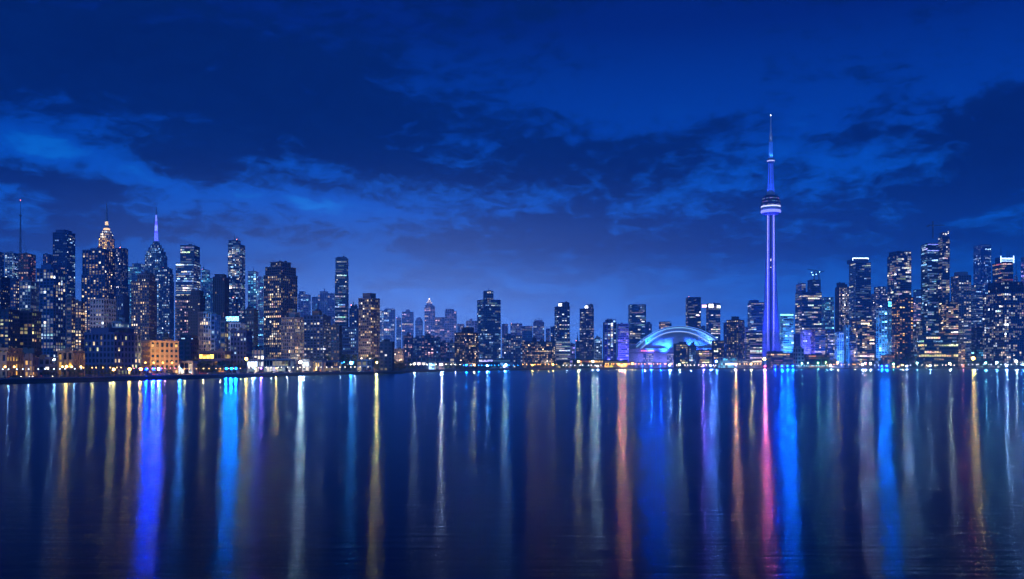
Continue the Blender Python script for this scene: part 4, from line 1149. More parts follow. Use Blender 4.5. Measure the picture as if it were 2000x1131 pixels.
    ring('light_ring', [(6.9, 316.0), (7.15, 315.4), (7.15, 314.4), (6.9, 313.8)], emit((.45, .5, 1), 2.2), 20)
    ring('antenna_base', [(4.2, 309.8), (3.7, 278)], emit((.01, .13, 1), .75), 8)  # own emission put in to even out the floodlit blue
    ring('antenna', [(4.4, 278), (4.4, 276.5), (2.9, 276.4), (2.6, 263)], W['steel'], 8)
    ring('antenna_tip', [(3.0, 263), (2.0, 262), (1.4, 246), (1.6, 245), (1.0, 244), (.9, 231), (.35, 230), (.3, 225)], W['white'], 8)
    ring('beacon', [(.2, 226.5), (1.0, 225.2), (.2, 224)], emit((.8, .95, 1), 12, False), 8)
    # floodlights: at the foot, on the pod roof and the sky pod
    def flood(x, y, z, tx, ty, tz, e, col, ang):
        m = MB(); m.box(x - .6, x + .6, y - .5, y + .5, z - .3, z + .5); h = m.build('floodlight', W['metal'], root)
        spot('floodlight_beam', root, (x, y, z + .7), (tx, ty, tz), e, col, ang, .6, .6)
    BL = (.008, .014, 1); VI = (.04, .04, 1)
    for s in (-1, 1):
        flood(s * 34, -46, 12, s * 12, -4, 60, 3e5, VI, 70)
        flood(s * 26, -70, 14, s * 4, -4, 170, 1.5e6, BL, 50)
        flood(s * 15, -95, 16, 0, -4, 300, 2.6e6, BL, 28)
    zr = Z(383) + 1
    for j in range(6):
        a = R(30 + 60 * j); r = 15.5
        flood(r * math.cos(a), r * math.sin(a), zr, 2 * math.cos(a), 2 * math.sin(a), Z(345), 8e4, (.01, .07, 1), 60)
    zr = Z(309.5) + .4
    for j in range(6):
        a = R(30 + 60 * j); r = 6.2
        flood(r * math.cos(a), r * math.sin(a), zr, 0, 0, Z(288), 6e4, (.02, .2, 1), 70)
    for j in range(4):
        a = R(45 + 90 * j)
        flood(4.2 * math.cos(a), 4.2 * math.sin(a), Z(276), 0, 0, Z(250), 2e4, (.3, .45, 1), 60)
observation_tower()

# ------------------------------------------------------------------ domed stadium
def stadium():
    D = 1720.0; k = D / F
    root = empty('domed_stadium', (ray(1318) * D, D, GZ)); root.rotation_euler = (0, 0, -math.atan(ray(1318)))
    tag(root, 'domed stadium with a blue lit arched roof beside the observation tower', 'stadium')
    X = lambda px: (px - 1318) * k
    Z = lambda y: zat(y, D + 30) - GZ
    shell = mat_wall('roof_membrane_white', (.70, .70, .72), rough=.45, scale=.03, var=.12, bump=0)
    # drum: faceted concrete wall with a coping
    plan = [(-93, 20), (-88, -4), (-70, -16), (-30, -22), (20, -22), (60, -18), (84, -4), (92, 22), (92, 120), (-93, 120)]
    zt = Z(682.5)
    m = MB(); m.loft([[(x, y, -.5) for x, y in plan], [(x, y, zt) for x, y in plan]]); dr = m.build('drum_wall', W['pale'], root)
    m = MB(); m.loft([[(x * 1.006, y * 1.006 - .3, zt - 7.6) for x, y in plan], [(x * 1.006, y * 1.006 - .3, zt - 6.8) for x, y in plan]]); m.build('band_course', W['dark'], dr)
    m = MB(); m.loft([[(x * 1.008, y * 1.008 - .3, zt + .01) for x, y in plan], [(x * 1.008, y * 1.008 - .3, zt + 1.2) for x, y in plan]]); m.build('coping', W['pale'], dr)
    # vertical panel joints and a glazed bay with its floors
    for px0, px1 in ((1258, 1277), (1303, 1316)):
        x0, x1 = X(px0), X(px1)
        m = MB(); yb = -22.6 if px0 > 1290 else -20.2
        m.box(x0, x1, yb - .2, yb + 3, 4, zt - 9); by = m.build('glazed_bay', W['navy'], root)
        g = MB(); nf, nc = 6, 7
        for f in range(nf):
            for c in range(nc):
                a0 = x0 + (x1 - x0) * (c + .12) / nc; a1 = x0 + (x1 - x0) * (c + .88) / nc
                z0 = 4 + (zt - 13) * (f + .2) / nf; z1 = 4 + (zt - 13) * (f + .85) / nf
                cc = rnd.choice([(.5, .5, 1), (.7, .75, 1), (.9, .85, .8)]) if rnd.random() < .6 else (0, 0, 0)
                g.quad((a0, yb - .24, z0), (a1, yb - .24, z0), (a1, yb - .24, z1), (a0, yb - .24, z1), tuple(q * .9 for q in cc))
        g.build('window', WIN, by, 'stuff')
    # corner abutment block at the left roof foot
    m = MB(); m.box(X(1228), X(1242), -2, 26, zt + .2, Z(672)); m.build('abutment', W['pale'], root)
    m = MB(); m.box(X(1398), X(1408), 2, 26, zt + .2, Z(672)); m.build('abutment', W['pale'], root)
    # roof shells: parabolic vaults, each a band of panels
    def arc(cx, half, y0, y1, t):
        x = X(cx) + half * k * t
        z = Z(y0) + (Z(y1) - Z(y0)) * (1 - abs(t) ** 2.15)
        return x, z
    N = 28
    def vault(name, cx, half, y0, y1, ya, yb, thick=2.2, seam=0):
        rings = []
        for j in range(N + 1):
            t = -1 + 2 * j / N
            x, z = arc(cx, half, y0, y1, t)
            rings.append([(x, ya, z), (x, yb, z), (x * .995, yb, z - thick), (x * .995, ya, z - thick)])
        m = MB(); m.loft(rings)
        o = m.build(name, shell, root)
        for q in range(seam):       # standing seams across the vault
            yy = ya + (yb - ya) * (q + .5) / seam
            mm = MB()
            for j in range(N):
                p0, p1 = [arc(cx, half, y0, y1, -1 + 2 * i / N) for i in (j, j + 1)]
                mm.tube((p0[0], yy, p0[1] + .1), (p1[0], yy, p1[1] + .1), .22, n=4)
            mm.build('roof_seam', W['steel'], o)
        return o
    def band(name, A, B_, ya, yb, thick=2.0, seam=0):
        """sloping roof band from a front arch A to a rear arch B_"""
        rings = []
        for j in range(N + 1):
            t = -1 + 2 * j / N
            a, b = arc(*A, t), arc(*B_, t)
            rings.append([(a[0], ya, a[1]), (b[0], yb, b[1]), (b[0] * .99, yb + .5, b[1] - thick), (a[0] * .99, ya + .5, a[1] - thick)])
        m = MB(); m.loft(rings); o = m.build(name, shell, root)
        for q in range(seam):
            f = (q + 1) / (seam + 1); mm = MB()
            P = []
            for j in range(N + 1):
                t = -1 + 2 * j / N; a, b = arc(*A, t), arc(*B_, t)
                P.append((a[0] + (b[0] - a[0]) * f, ya + (yb - ya) * f - .1, a[1] + (b[1] - a[1]) * f + .15))
            for p0, p1 in zip(P, P[1:]): mm.tube(p0, p1, .2, n=4)
            mm.build('roof_seam', W['steel'], o)
        return o
    band('roof_band', (1324.5, 71, 681.8, 648.8), (1326, 83, 678, 641.2), 13.6, 20, seam=2)
    band('roof_band', (1326, 83.6, 677.8, 640.8), (1327, 88, 675.5, 637.2), 20.7, 28, seam=1)
    vault('roof_vault', 1327, 88.4, 675.4, 636.8, 29, 108, seam=3)
    # front quarter dome under the inner arch
    rings = []
    M = 10
    for i in range(M + 1):
        q = i / M
        ring = []
        for j in range(N + 1):
            t = -1 + 2 * j / N
            x, z = arc(1324.5, 70, 681.5, 649.5, t)
            zb = Z(682.3)
            s = math.sin(math.pi / 2 * q)
            ring.append((X(1324.5) + (x - X(1324.5)) * (1 - .10 * (1 - math.cos(math.pi / 2 * q))), 13.6 - 32 * s * (1 - .55 * t * t), zb + (z - zb) * math.cos(math.pi / 2 * q) ** .8 + .3))
        rings.append(ring)
    m = MB(); m.loft(rings, cap0=False, cap1=False, closed=False); qd = m.build('quarter_dome', shell, root, smooth=True)
    for i in (3, 6):
        mm = MB()
        for p, r in zip(rings[i], rings[i][1:]): mm.tube((p[0], p[1] - .1, p[2] + .15), (r[0], r[1] - .1, r[2] + .15), .2, n=4)
        mm.build('roof_seam', W['steel'], qd)
    for j in (4, 8, 12, 16, 20, 24):
        mm = MB()
        for p, r in zip([g[j] for g in rings], [g[j] for g in rings][1:]): mm.tube((p[0], p[1] - .1, p[2] + .15), (r[0], r[1] - .1, r[2] + .15), .2, n=4)
        mm.build('roof_seam', W['steel'], qd)
    # light strips along the vault edges
    def edge(cx, half, y0, y1, yy, r, col, s, dz, t0=-1, t1=1):
        mm = MB()
        for j in range(N):
            ta, tb = -1 + 2 * j / N, -1 + 2 * (j + 1) / N
            if ta < t0 - 1e-6 or tb > t1 + 1e-6: continue
            p0, p1 = arc(cx, half, y0, y1, ta), arc(cx, half, y0, y1, tb)
            mm.tube((p0[0], yy, p0[1] + dz), (p1[0], yy, p1[1] + dz), r, n=5)
        mm.build('light_strip', emit(col, s), root)
    edge(1326, 83.2, 678, 640.9, 19.6, .6, (.25, .6, 1), 1.6, .6)
    edge(1325, 74.5, 681, 647.4, 13.0, .35, (.02, .22, 1), 2.2, .2)  # extra strip, added to light the roof band beside it
    edge(1324.5, 72, 681.5, 648.6, 12.2, .4, (.5, .64, 1), 1.8, .4)
    edge(1327, 88, 675.5, 637.2, 27.4, .35, (.10, .30, 1), 1.6, .3)
    # floodlights washing the shells
    def flood(px, yv, y, tpx, ty, tv, e, col, ang):
        x, z = X(px), Z(y)
        mm = MB(); mm.box(x - .6, x + .6, yv - .6, yv + .6, z - .5, z + .3); mm.build('floodlight', W['metal'], root)
        spot('floodlight_beam', root, (x, yv, z + .8), (X(tpx), tv, Z(ty)), e, col, ang, .8, .8)
    C1 = (.015, .28, 1); C2 = (.10, .16, 1); VI = (.42, .36, 1)
    flood(1250, 6, 672, 1290, 652, 18, 2.6e5, C1, 80)
    flood(1246, 28, 668, 1300, 642, 24, 2.6e5, (.10, .34, 1), 80)
    flood(1400, 6, 672, 1364, 652, 18, 2.2e5, (.10, .30, 1), 80)
    flood(1406, 28, 668, 1352, 642, 24, 2.2e5, C2, 80)
    flood(1305, -21.5, 681.5, 1307, 666, -2, 3.5e4, C1, 130)
    flood(1350, -21.5, 681.5, 1348, 666, -2, 2.5e4, (.05, .3, 1), 130)
    for px, tx, e in ((1262, 1280, 2.2e5), (1292, 1302, 3.0e5), (1356, 1350, 3.0e5), (1386, 1372, 2.2e5)):
        flood(px, -50, 700, tx, 655, 8, e * 1.4, (.03, .08, 1), 46)
        flood(px, -54, 701, tx + (px - 1324) * -.1, 646, 24, e * 6.0, (.015, .13, 1), 36)
    for px in (1232, 1250, 1268, 1288, 1306):          # pole lights washing the drum
        x = X(px); mm = MB(); mm.tube((x, -44, -1), (x, -44, 5), .18, n=5); mm.box(x - .5, x + .5, -44.4, -43.6, 5.003, 5.6); mm.build('floodlight_pole', W['metal'], root)
        spot('floodlight_beam', root, (x, -43.2, 6.2), (x, -16, 12), 2.6e4, (.30, .26, 1), 110, .9, .5)
    # red sign lettering on the drum
    def sign(text, px, y, h, yv):
        c = bpy.data.curves.new('sign_text', 'FONT'); c.body = text; c.size = h; c.extrude = .12; c.align_x = 'CENTER'
        o = bpy.data.objects.new('tmp', c); COL.objects.link(o)
        bpy.context.view_layer.update()
        me = bpy.data.meshes.new_from_object(o.evaluated_get(bpy.context.evaluated_depsgraph_get()))
        bpy.data.objects.remove(o)
        me.materials.clear(); me.materials.append(emit((1, .14, .08), 5))
        s = bpy.data.objects.new('sign_lettering', me); COL.objects.link(s)
        s.parent = root; s.location = (X(px), yv, Z(y)); s.rotation_euler = (R(90), 0, 0)
    sign('ROGERS CENTRE', 1266, 687, 3.2, -23.2)
    sign('ROGERS', 1374, 687.5, 3.4, -24.5)
stadium()

# ------------------------------------------------------------------ trees
def mat_leaf():
    m = bpy.data.materials.new('leaves'); m.use_nodes = True
    t = m.node_tree; p = t.nodes['Principled BSDF']
    oi = nd(t, 'ShaderNodeObjectInfo'); geo = nd(t, 'ShaderNodeNewGeometry')
    k = mth(t, 'ADD', mth(t, 'MULTIPLY', geo.outputs['Random Per Island'], .7), mth(t, 'MULTIPLY', oi.outputs['Random'], .3))
    c = ramp(t, k, [(0, (.022, .045, .014)), (.5, (.045, .085, .024)), (1, (.085, .125, .035))])
    t.links.new(c, p.inputs['Base Color']); p.inputs['Roughness'].default_value = .6
    return m
LEAF = mat_leaf(); BARK = mat_wall('bark', (.07, .05, .035), rough=.9, scale=2.0)

def tree_proto(i, h, spread, conifer=False):
    rg = random.Random(50 + i)
    root = empty('tree')
    t = MB(); tops = []
    lean = rg.uniform(-.05, .05) * h
    t.tube((0, 0, -.3), (lean * .4, 0, h * .22), h * .035, h * .026, 7); t.tube((lean * .4, 0, h * .22), (lean, 0, h * .55), h * .026, h * .014, 6)
    for j in range(7):
        a = j * 2.4 + rg.random(); z0 = h * rg.uniform(.2, .45); r = spread * rg.uniform(.45, .8)
        e = (lean + r * math.cos(a), r * math.sin(a), z0 + h * rg.uniform(.15, .35))
        t.tube((lean * .6, 0, z0), e, h * .012, h * .005, 5); tops.append(e)
    t.build('trunk', BARK, root)
    cr = MB()
    clumps = []
    for j in range(26):
        a = rg.uniform(0, 6.28); zz = rg.uniform(.22, .97); env = math.sin(math.pi * min(1, (zz - .12) * 1.08)) ** .6
        r = spread * env * math.sqrt(rg.random()) * rg.uniform(.8, 1.12)
        clumps.append((lean + r * math.cos(a), r * math.sin(a), zz * h, spread * rg.uniform(.20, .36)))
    for (cx, cyy, cz, cr_) in clumps:
        for q in range(26):
            u = Vector((rg.gauss(0, 1), rg.gauss(0, 1), rg.gauss(0, .8))).normalized() * cr_ * rg.uniform(.55, 1.1)
            c = Vector((cx, cyy, cz)) + u
            n = (u.normalized() + Vector((rg.gauss(0, .4), rg.gauss(0, .4), rg.gauss(0, .4)))).normalized()
            a = n.orthogonal().normalized(); b = n.cross(a); s = h * rg.uniform(.022, .045); s2 = s * rg.uniform(.5, .9)
            ph = rg.uniform(0, 3.1); a2 = a * math.cos(ph) + b * math.sin(ph); b2 = b * math.cos(ph) - a * math.sin(ph)
            cr.quad(tuple(c - a2 * s), tuple(c - b2 * s2), tuple(c + a2 * s), tuple(c + b2 * s2))
    cr.build('crown', LEAF, root)
    return root
PROTO = [tree_proto(0, 10, 4.4), tree_proto(1, 10, 3.6), tree_proto(2, 10, 5.2), tree_proto(3, 10, 4.0)]
used = [False] * 4
def tree(px, ytop, D, label, group):
    i = rnd.randrange(4)
    if used[i]: o = copy_tree(PROTO[i])
    else: o = PROTO[i]; used[i] = True
    p = ground(px, D); h = zat(ytop, D) - GZ
    s = max(2.5, h) / 10.0
    o.location = p; o.rotation_euler = (0, 0, rnd.uniform(0, 6.28)); o.scale = (s * rnd.uniform(.95, 1.25), s * rnd.uniform(.95, 1.25), s)
    tag(o, label, 'tree', group)
ORD = ['first', 'second', 'third', 'fourth', 'fifth', 'sixth', 'seventh', 'eighth', 'ninth', 'tenth', 'eleventh', 'twelfth', 'thirteenth', 'fourteenth', 'fifteenth', 'sixteenth',
       'seventeenth', 'eighteenth', 'nineteenth', 'twentieth', 'twenty-first', 'twenty-second', 'twenty-third', 'twenty-fourth', 'twenty-fifth']
def nth(label, i): return label + ', ' + ORD[i] + ' from the left'
def clump(pxs, yt, off, label, group, jit=2.5):
    for i, px in enumerate(pxs):
        tree(px + rnd.uniform(-2, 2), yt + rnd.uniform(-jit, jit), shoreD(px) + off + rnd.uniform(-4, 8), nth(label, i), group)
clump((172, 186, 199, 213, 226), 714, 24, 'dark leafy tree at the foot of the wide dark office', 'trees before the dark office', 4)
clump((262, 284, 300, 316, 330), 717, 30, 'dark leafy tree before the orange uplit hotel', 'trees before the orange hotel', 3)
clump((352, 362, 372, 382), 676, 95, 'dark tall tree by the wooded block right of the orange hotel', 'trees by the wooded block', 8)
clump((392, 404, 416, 428, 440, 452, 464, 474), 706, 30, 'green tree below the dark gold lit restaurant', 'trees below the restaurant', 3)
clump((90, 104, 138, 150), 721, 22, 'small dark tree at the water left of the wide dark office', 'small trees on the left quay', 2)
clump((538, 560, 672, 684, 690), 717, 60, 'small dark tree among the lit halls', 'trees among the lit halls', 3)
clump((652, 664, 678, 694), 690, 190, 'dark tree in the park behind the blue floodlights', 'trees behind the blue floodlights', 6)
clump((724, 732, 741, 750), 697, 70, 'dark tree near the end of the left quay', 'trees near the quay end', 5)
clump((762, 772, 781, 790, 799, 808), 704, 60, 'dark tree in the bushy row past the quay end', 'trees past the quay end', 4)
clump((874, 882, 891, 900, 909), 709, 30, 'round dark tree right of the white event halls', 'trees right of the event halls', 3)
clump((920, 930, 958, 975, 1008), 709, 60, 'dark tree around the blue floodlit sheds', 'trees by the blue sheds', 4)
clump((1022, 1034, 1046, 1056, 1066, 1077), 711, 20, 'small dark tree before the long dark slab', 'trees before the dark slab', 2)
clump((1098, 1118, 1128, 1139, 1150, 1166), 708, 24, 'dark tree below the twin towers', 'trees below the twin towers', 3)
clump((1228, 1238, 1248, 1257, 1266, 1275, 1284, 1293, 1302), 708, 26, 'dark tree before the pale stadium wall', 'trees before the stadium', 3)
clump((1322, 1338, 1352, 1368, 1384, 1398), 712, 20, 'low dark tree at the water right of the stadium front', 'trees right of the stadium front', 2)
clump((1418, 1436, 1456, 1472, 1486), 712, 20, 'low dark tree between stadium and observation tower', 'trees left of the tower foot', 2)
clump((1503, 1514, 1525, 1537, 1577), 704, 20, 'dark tree beside the low museum', 'trees by the museum', 3)
clump((1592, 1602, 1612, 1622, 1632), 700, 22, 'dark tree in the park by the green lamps', 'trees by the green lamps', 4)
clump((1640, 1652, 1668, 1680, 1692), 708, 26, 'dark tree below the dark front apartments', 'trees below the front apartments', 3)
clump((1702, 1712, 1722), 700, 24, 'dark tree left of the big waterfront grove', 'trees left of the big grove', 5)
clump((1742, 1751, 1760, 1769, 1778, 1785), 694, 24, 'big dark tree in the waterfront grove', 'trees of the big waterfront grove', 5)
clump((1795, 1806, 1818, 1832), 708, 20, 'small dark tree before the green glass office', 'trees before the green office', 3)
clump((1886, 1908, 1926, 1944, 1958, 1974, 1990), 708, 22, 'small dark tree before the wide corner block', 'trees before the corner block', 4)

# ------------------------------------------------------------------ street lamps and floodlights
def lamp_proto(col, strength, h, r, arm=True, name='street_lamp'):
    root = empty(name)
    m = MB(); m.tube((0, 0, 0), (0, 0, h), .12, .07, 6); m.lathe([(.3, 0), (.3, .5), (.14, .8)], 8); m.build('pole', W['metal'], root)
    a = 1.1 if arm else 0.0
    if arm:
        m = MB(); m.tube((0, 0, h - .1), (0, -a, h + .35), .06, n=5); m.build('arm', W['metal'], root)
    m = MB(); m.lathe([(r * .3, h - r * .9), (r * .85, h - r * .5), (r, h), (r * .85, h + r * .5), (r * .3, h + r * .9)], 8, 0, -a)
    m.build('lamp_head', emit(col, strength), root)
    m = MB(); m.lathe([(r * .9, h + r * .92), (r * 1.1, h + r * .95), (r * .2, h + r * 1.5)], 8, 0, -a); m.build('lamp_cap', W['metal'], root)
    return root
LP = {}
def lamp(px, D, z, col, strength, r, label, group, arm=True, name='street_lamp'):
    k = (col, strength, round(z, 1), round(r, 2), arm, name)
    if k in LP: o = copy_tree(LP[k])
    else: o = LP[k] = lamp_proto(col, strength, z, r, arm, name)
    o.location = ground(px, D)
    tag(o, label, 'lamp', group)
    return o
WARM = (1, .52, .14); AMB = (1, .40, .06); WHT = (1, .88, .72); COOL = (.6, .8, 1); CYN = (.006, .24, 1); BLU = (.004, .05, 1); GRN = (.3, 1, .45); VIO = (.5, .15, 1); RED = (1, .12, .10); PNK = (1, .25, .45)

def lamp_row(pxs, off, z, col, s, r, label, group, jit=0):
    for i, px in enumerate(sorted(px + rnd.uniform(-jit, jit) for px in pxs)):
        D = shoreD(px) + off + rnd.uniform(-1, 1)
        o = lamp(px, D, z, col, s * .7, r, nth(label, i), group)
        d = Vector((-ray(px), -1, 0)).normalized() * 100
        if i % 3 == 1: spot('lamp_beam', o, (0, -1.2 - r, z), (d.x, d.y, z - 5), 1.4e4 * (D / 1400) ** 2 * rnd.choice((.4, .8, 1.6)), col, 14, .5, r)
rg_ = lambda a, b, st: [a + st * i for i in range(int((b - a) / st) + 1)]
lamp_row(rg_(168, 240, 12), 12, 4.5, WARM, 16, .22, 'small yellow lamp on the quay before the wide dark office', 'quay lamps before the dark office', 3)
lamp_row(rg_(6, 160, 14), 10, 4.0, COOL, 14, .2, 'small white lamp on the quay at the left edge', 'quay lamps at the left edge', 4)
lamp_row(rg_(262, 345, 9), 10, 4.0, PNK, 12, .2, 'small pink lamp on the quay before the orange hotel', 'quay lamps before the orange hotel', 3)
lamp_row(rg_(350, 480, 12), 9, 3.6, WARM, 14, .2, 'small warm lamp on the quay near the kiosks', 'quay lamps near the kiosks', 3)
lamp_row(rg_(486, 720, 11), 10, 4.0, WHT, 16, .24, 'small white lamp on the quay before the lit halls', 'quay lamps before the halls', 3)
lamp_row(rg_(800, 900, 9), 12, 6, WHT, 26, .4, 'white lamp on the shore by the event halls', 'shore lamps by the event halls', 3)
lamp_row(rg_(905, 1010, 7), 12, 5, CYN, 26, .45, 'blue white lamp on the shore by the blue sheds', 'shore lamps by the blue sheds', 2)
lamp_row(rg_(1022, 1085, 7), 12, 6, AMB, 26, .45, 'amber lamp on the shore before the long dark slab', 'shore lamps before the dark slab', 2)
lamp_row(rg_(1100, 1176, 8), 12, 5, COOL, 22, .42, 'white lamp on the shore below the twin towers', 'shore lamps below the twin towers', 2)
lamp_row(rg_(1182, 1316, 6), 14, 7, AMB, 30, .5, 'amber lamp in the long row before the stadium', 'shore lamps before the stadium', 2)
lamp_row(rg_(1322, 1400, 7), 12, 5, WHT, 26, .42, 'white lamp on the shore right of the stadium front', 'shore lamps right of the stadium', 2)
lamp_row(rg_(1424, 1492, 7), 13, 7, WARM, 30, .5, 'warm lamp on the shore left of the tower foot', 'shore lamps left of the tower', 2)
lamp_row(rg_(1550, 1618, 5), 10, 4, (.3, .8, 1), 22, .4, 'aqua lamp in the low row by the silos', 'shore lamps by the silos', 1)
lamp_row(rg_(1622, 1700, 7), 14, 6, AMB, 28, .5, 'amber lamp below the dark front apartments', 'shore lamps below the front apartments', 2)
lamp_row(rg_(1706, 1790, 12), 12, 5, COOL, 20, .4, 'white lamp by the big waterfront grove', 'shore lamps by the big grove', 3)
lamp_row(rg_(1800, 1870, 8), 12, 5, WHT, 28, .42, 'white lamp before the green glass office', 'shore lamps before the green office', 2)
lamp_row(rg_(1880, 2000, 8), 12, 6, COOL, 24, .42, 'white lamp before the wide corner block', 'shore lamps before the corner block', 3)

# tall lamps and floodlights beaming over the water, some added for its streaks
def flood(px, y, off, col, lens, r, power, label, spread=13, cat='floodlight', group=None, aim=.5):
    D = shoreD(px) + off; p = ground(px, D); h = max(3.5, zat(y, D) - GZ)
    root = empty('floodlight', p); tag(root, label, cat, group)
    m = MB(); m.tube((0, 0, 0), (0, 0, h - r), .22, .14, 6); m.lathe([(.5, 0), (.5, .6), (.25, .9)], 8); m.build('pole', W['metal'], root)
    m = MB(); m.lathe([(r * .5, h - r), (r, h - r * .5), (r * 1.02, h + r * .5), (r * .5, h + r)], 10); m.build('lamp_head', emit(col, lens), root)
    m = MB(); m.box(-r * 1.2, r * 1.2, r * 1.05, r * 1.05 + .3, h - r, h + r); m.build('reflector', W['metal'], root)
    d = Vector((-p.x, -p.y, 0)).normalized() * 100
    spot('lamp_beam', root, (0, -r * 1.4, h), (d.x, d.y, h - 6.5), power, col, spread, .5, r)
    return root
K = 3.6e3
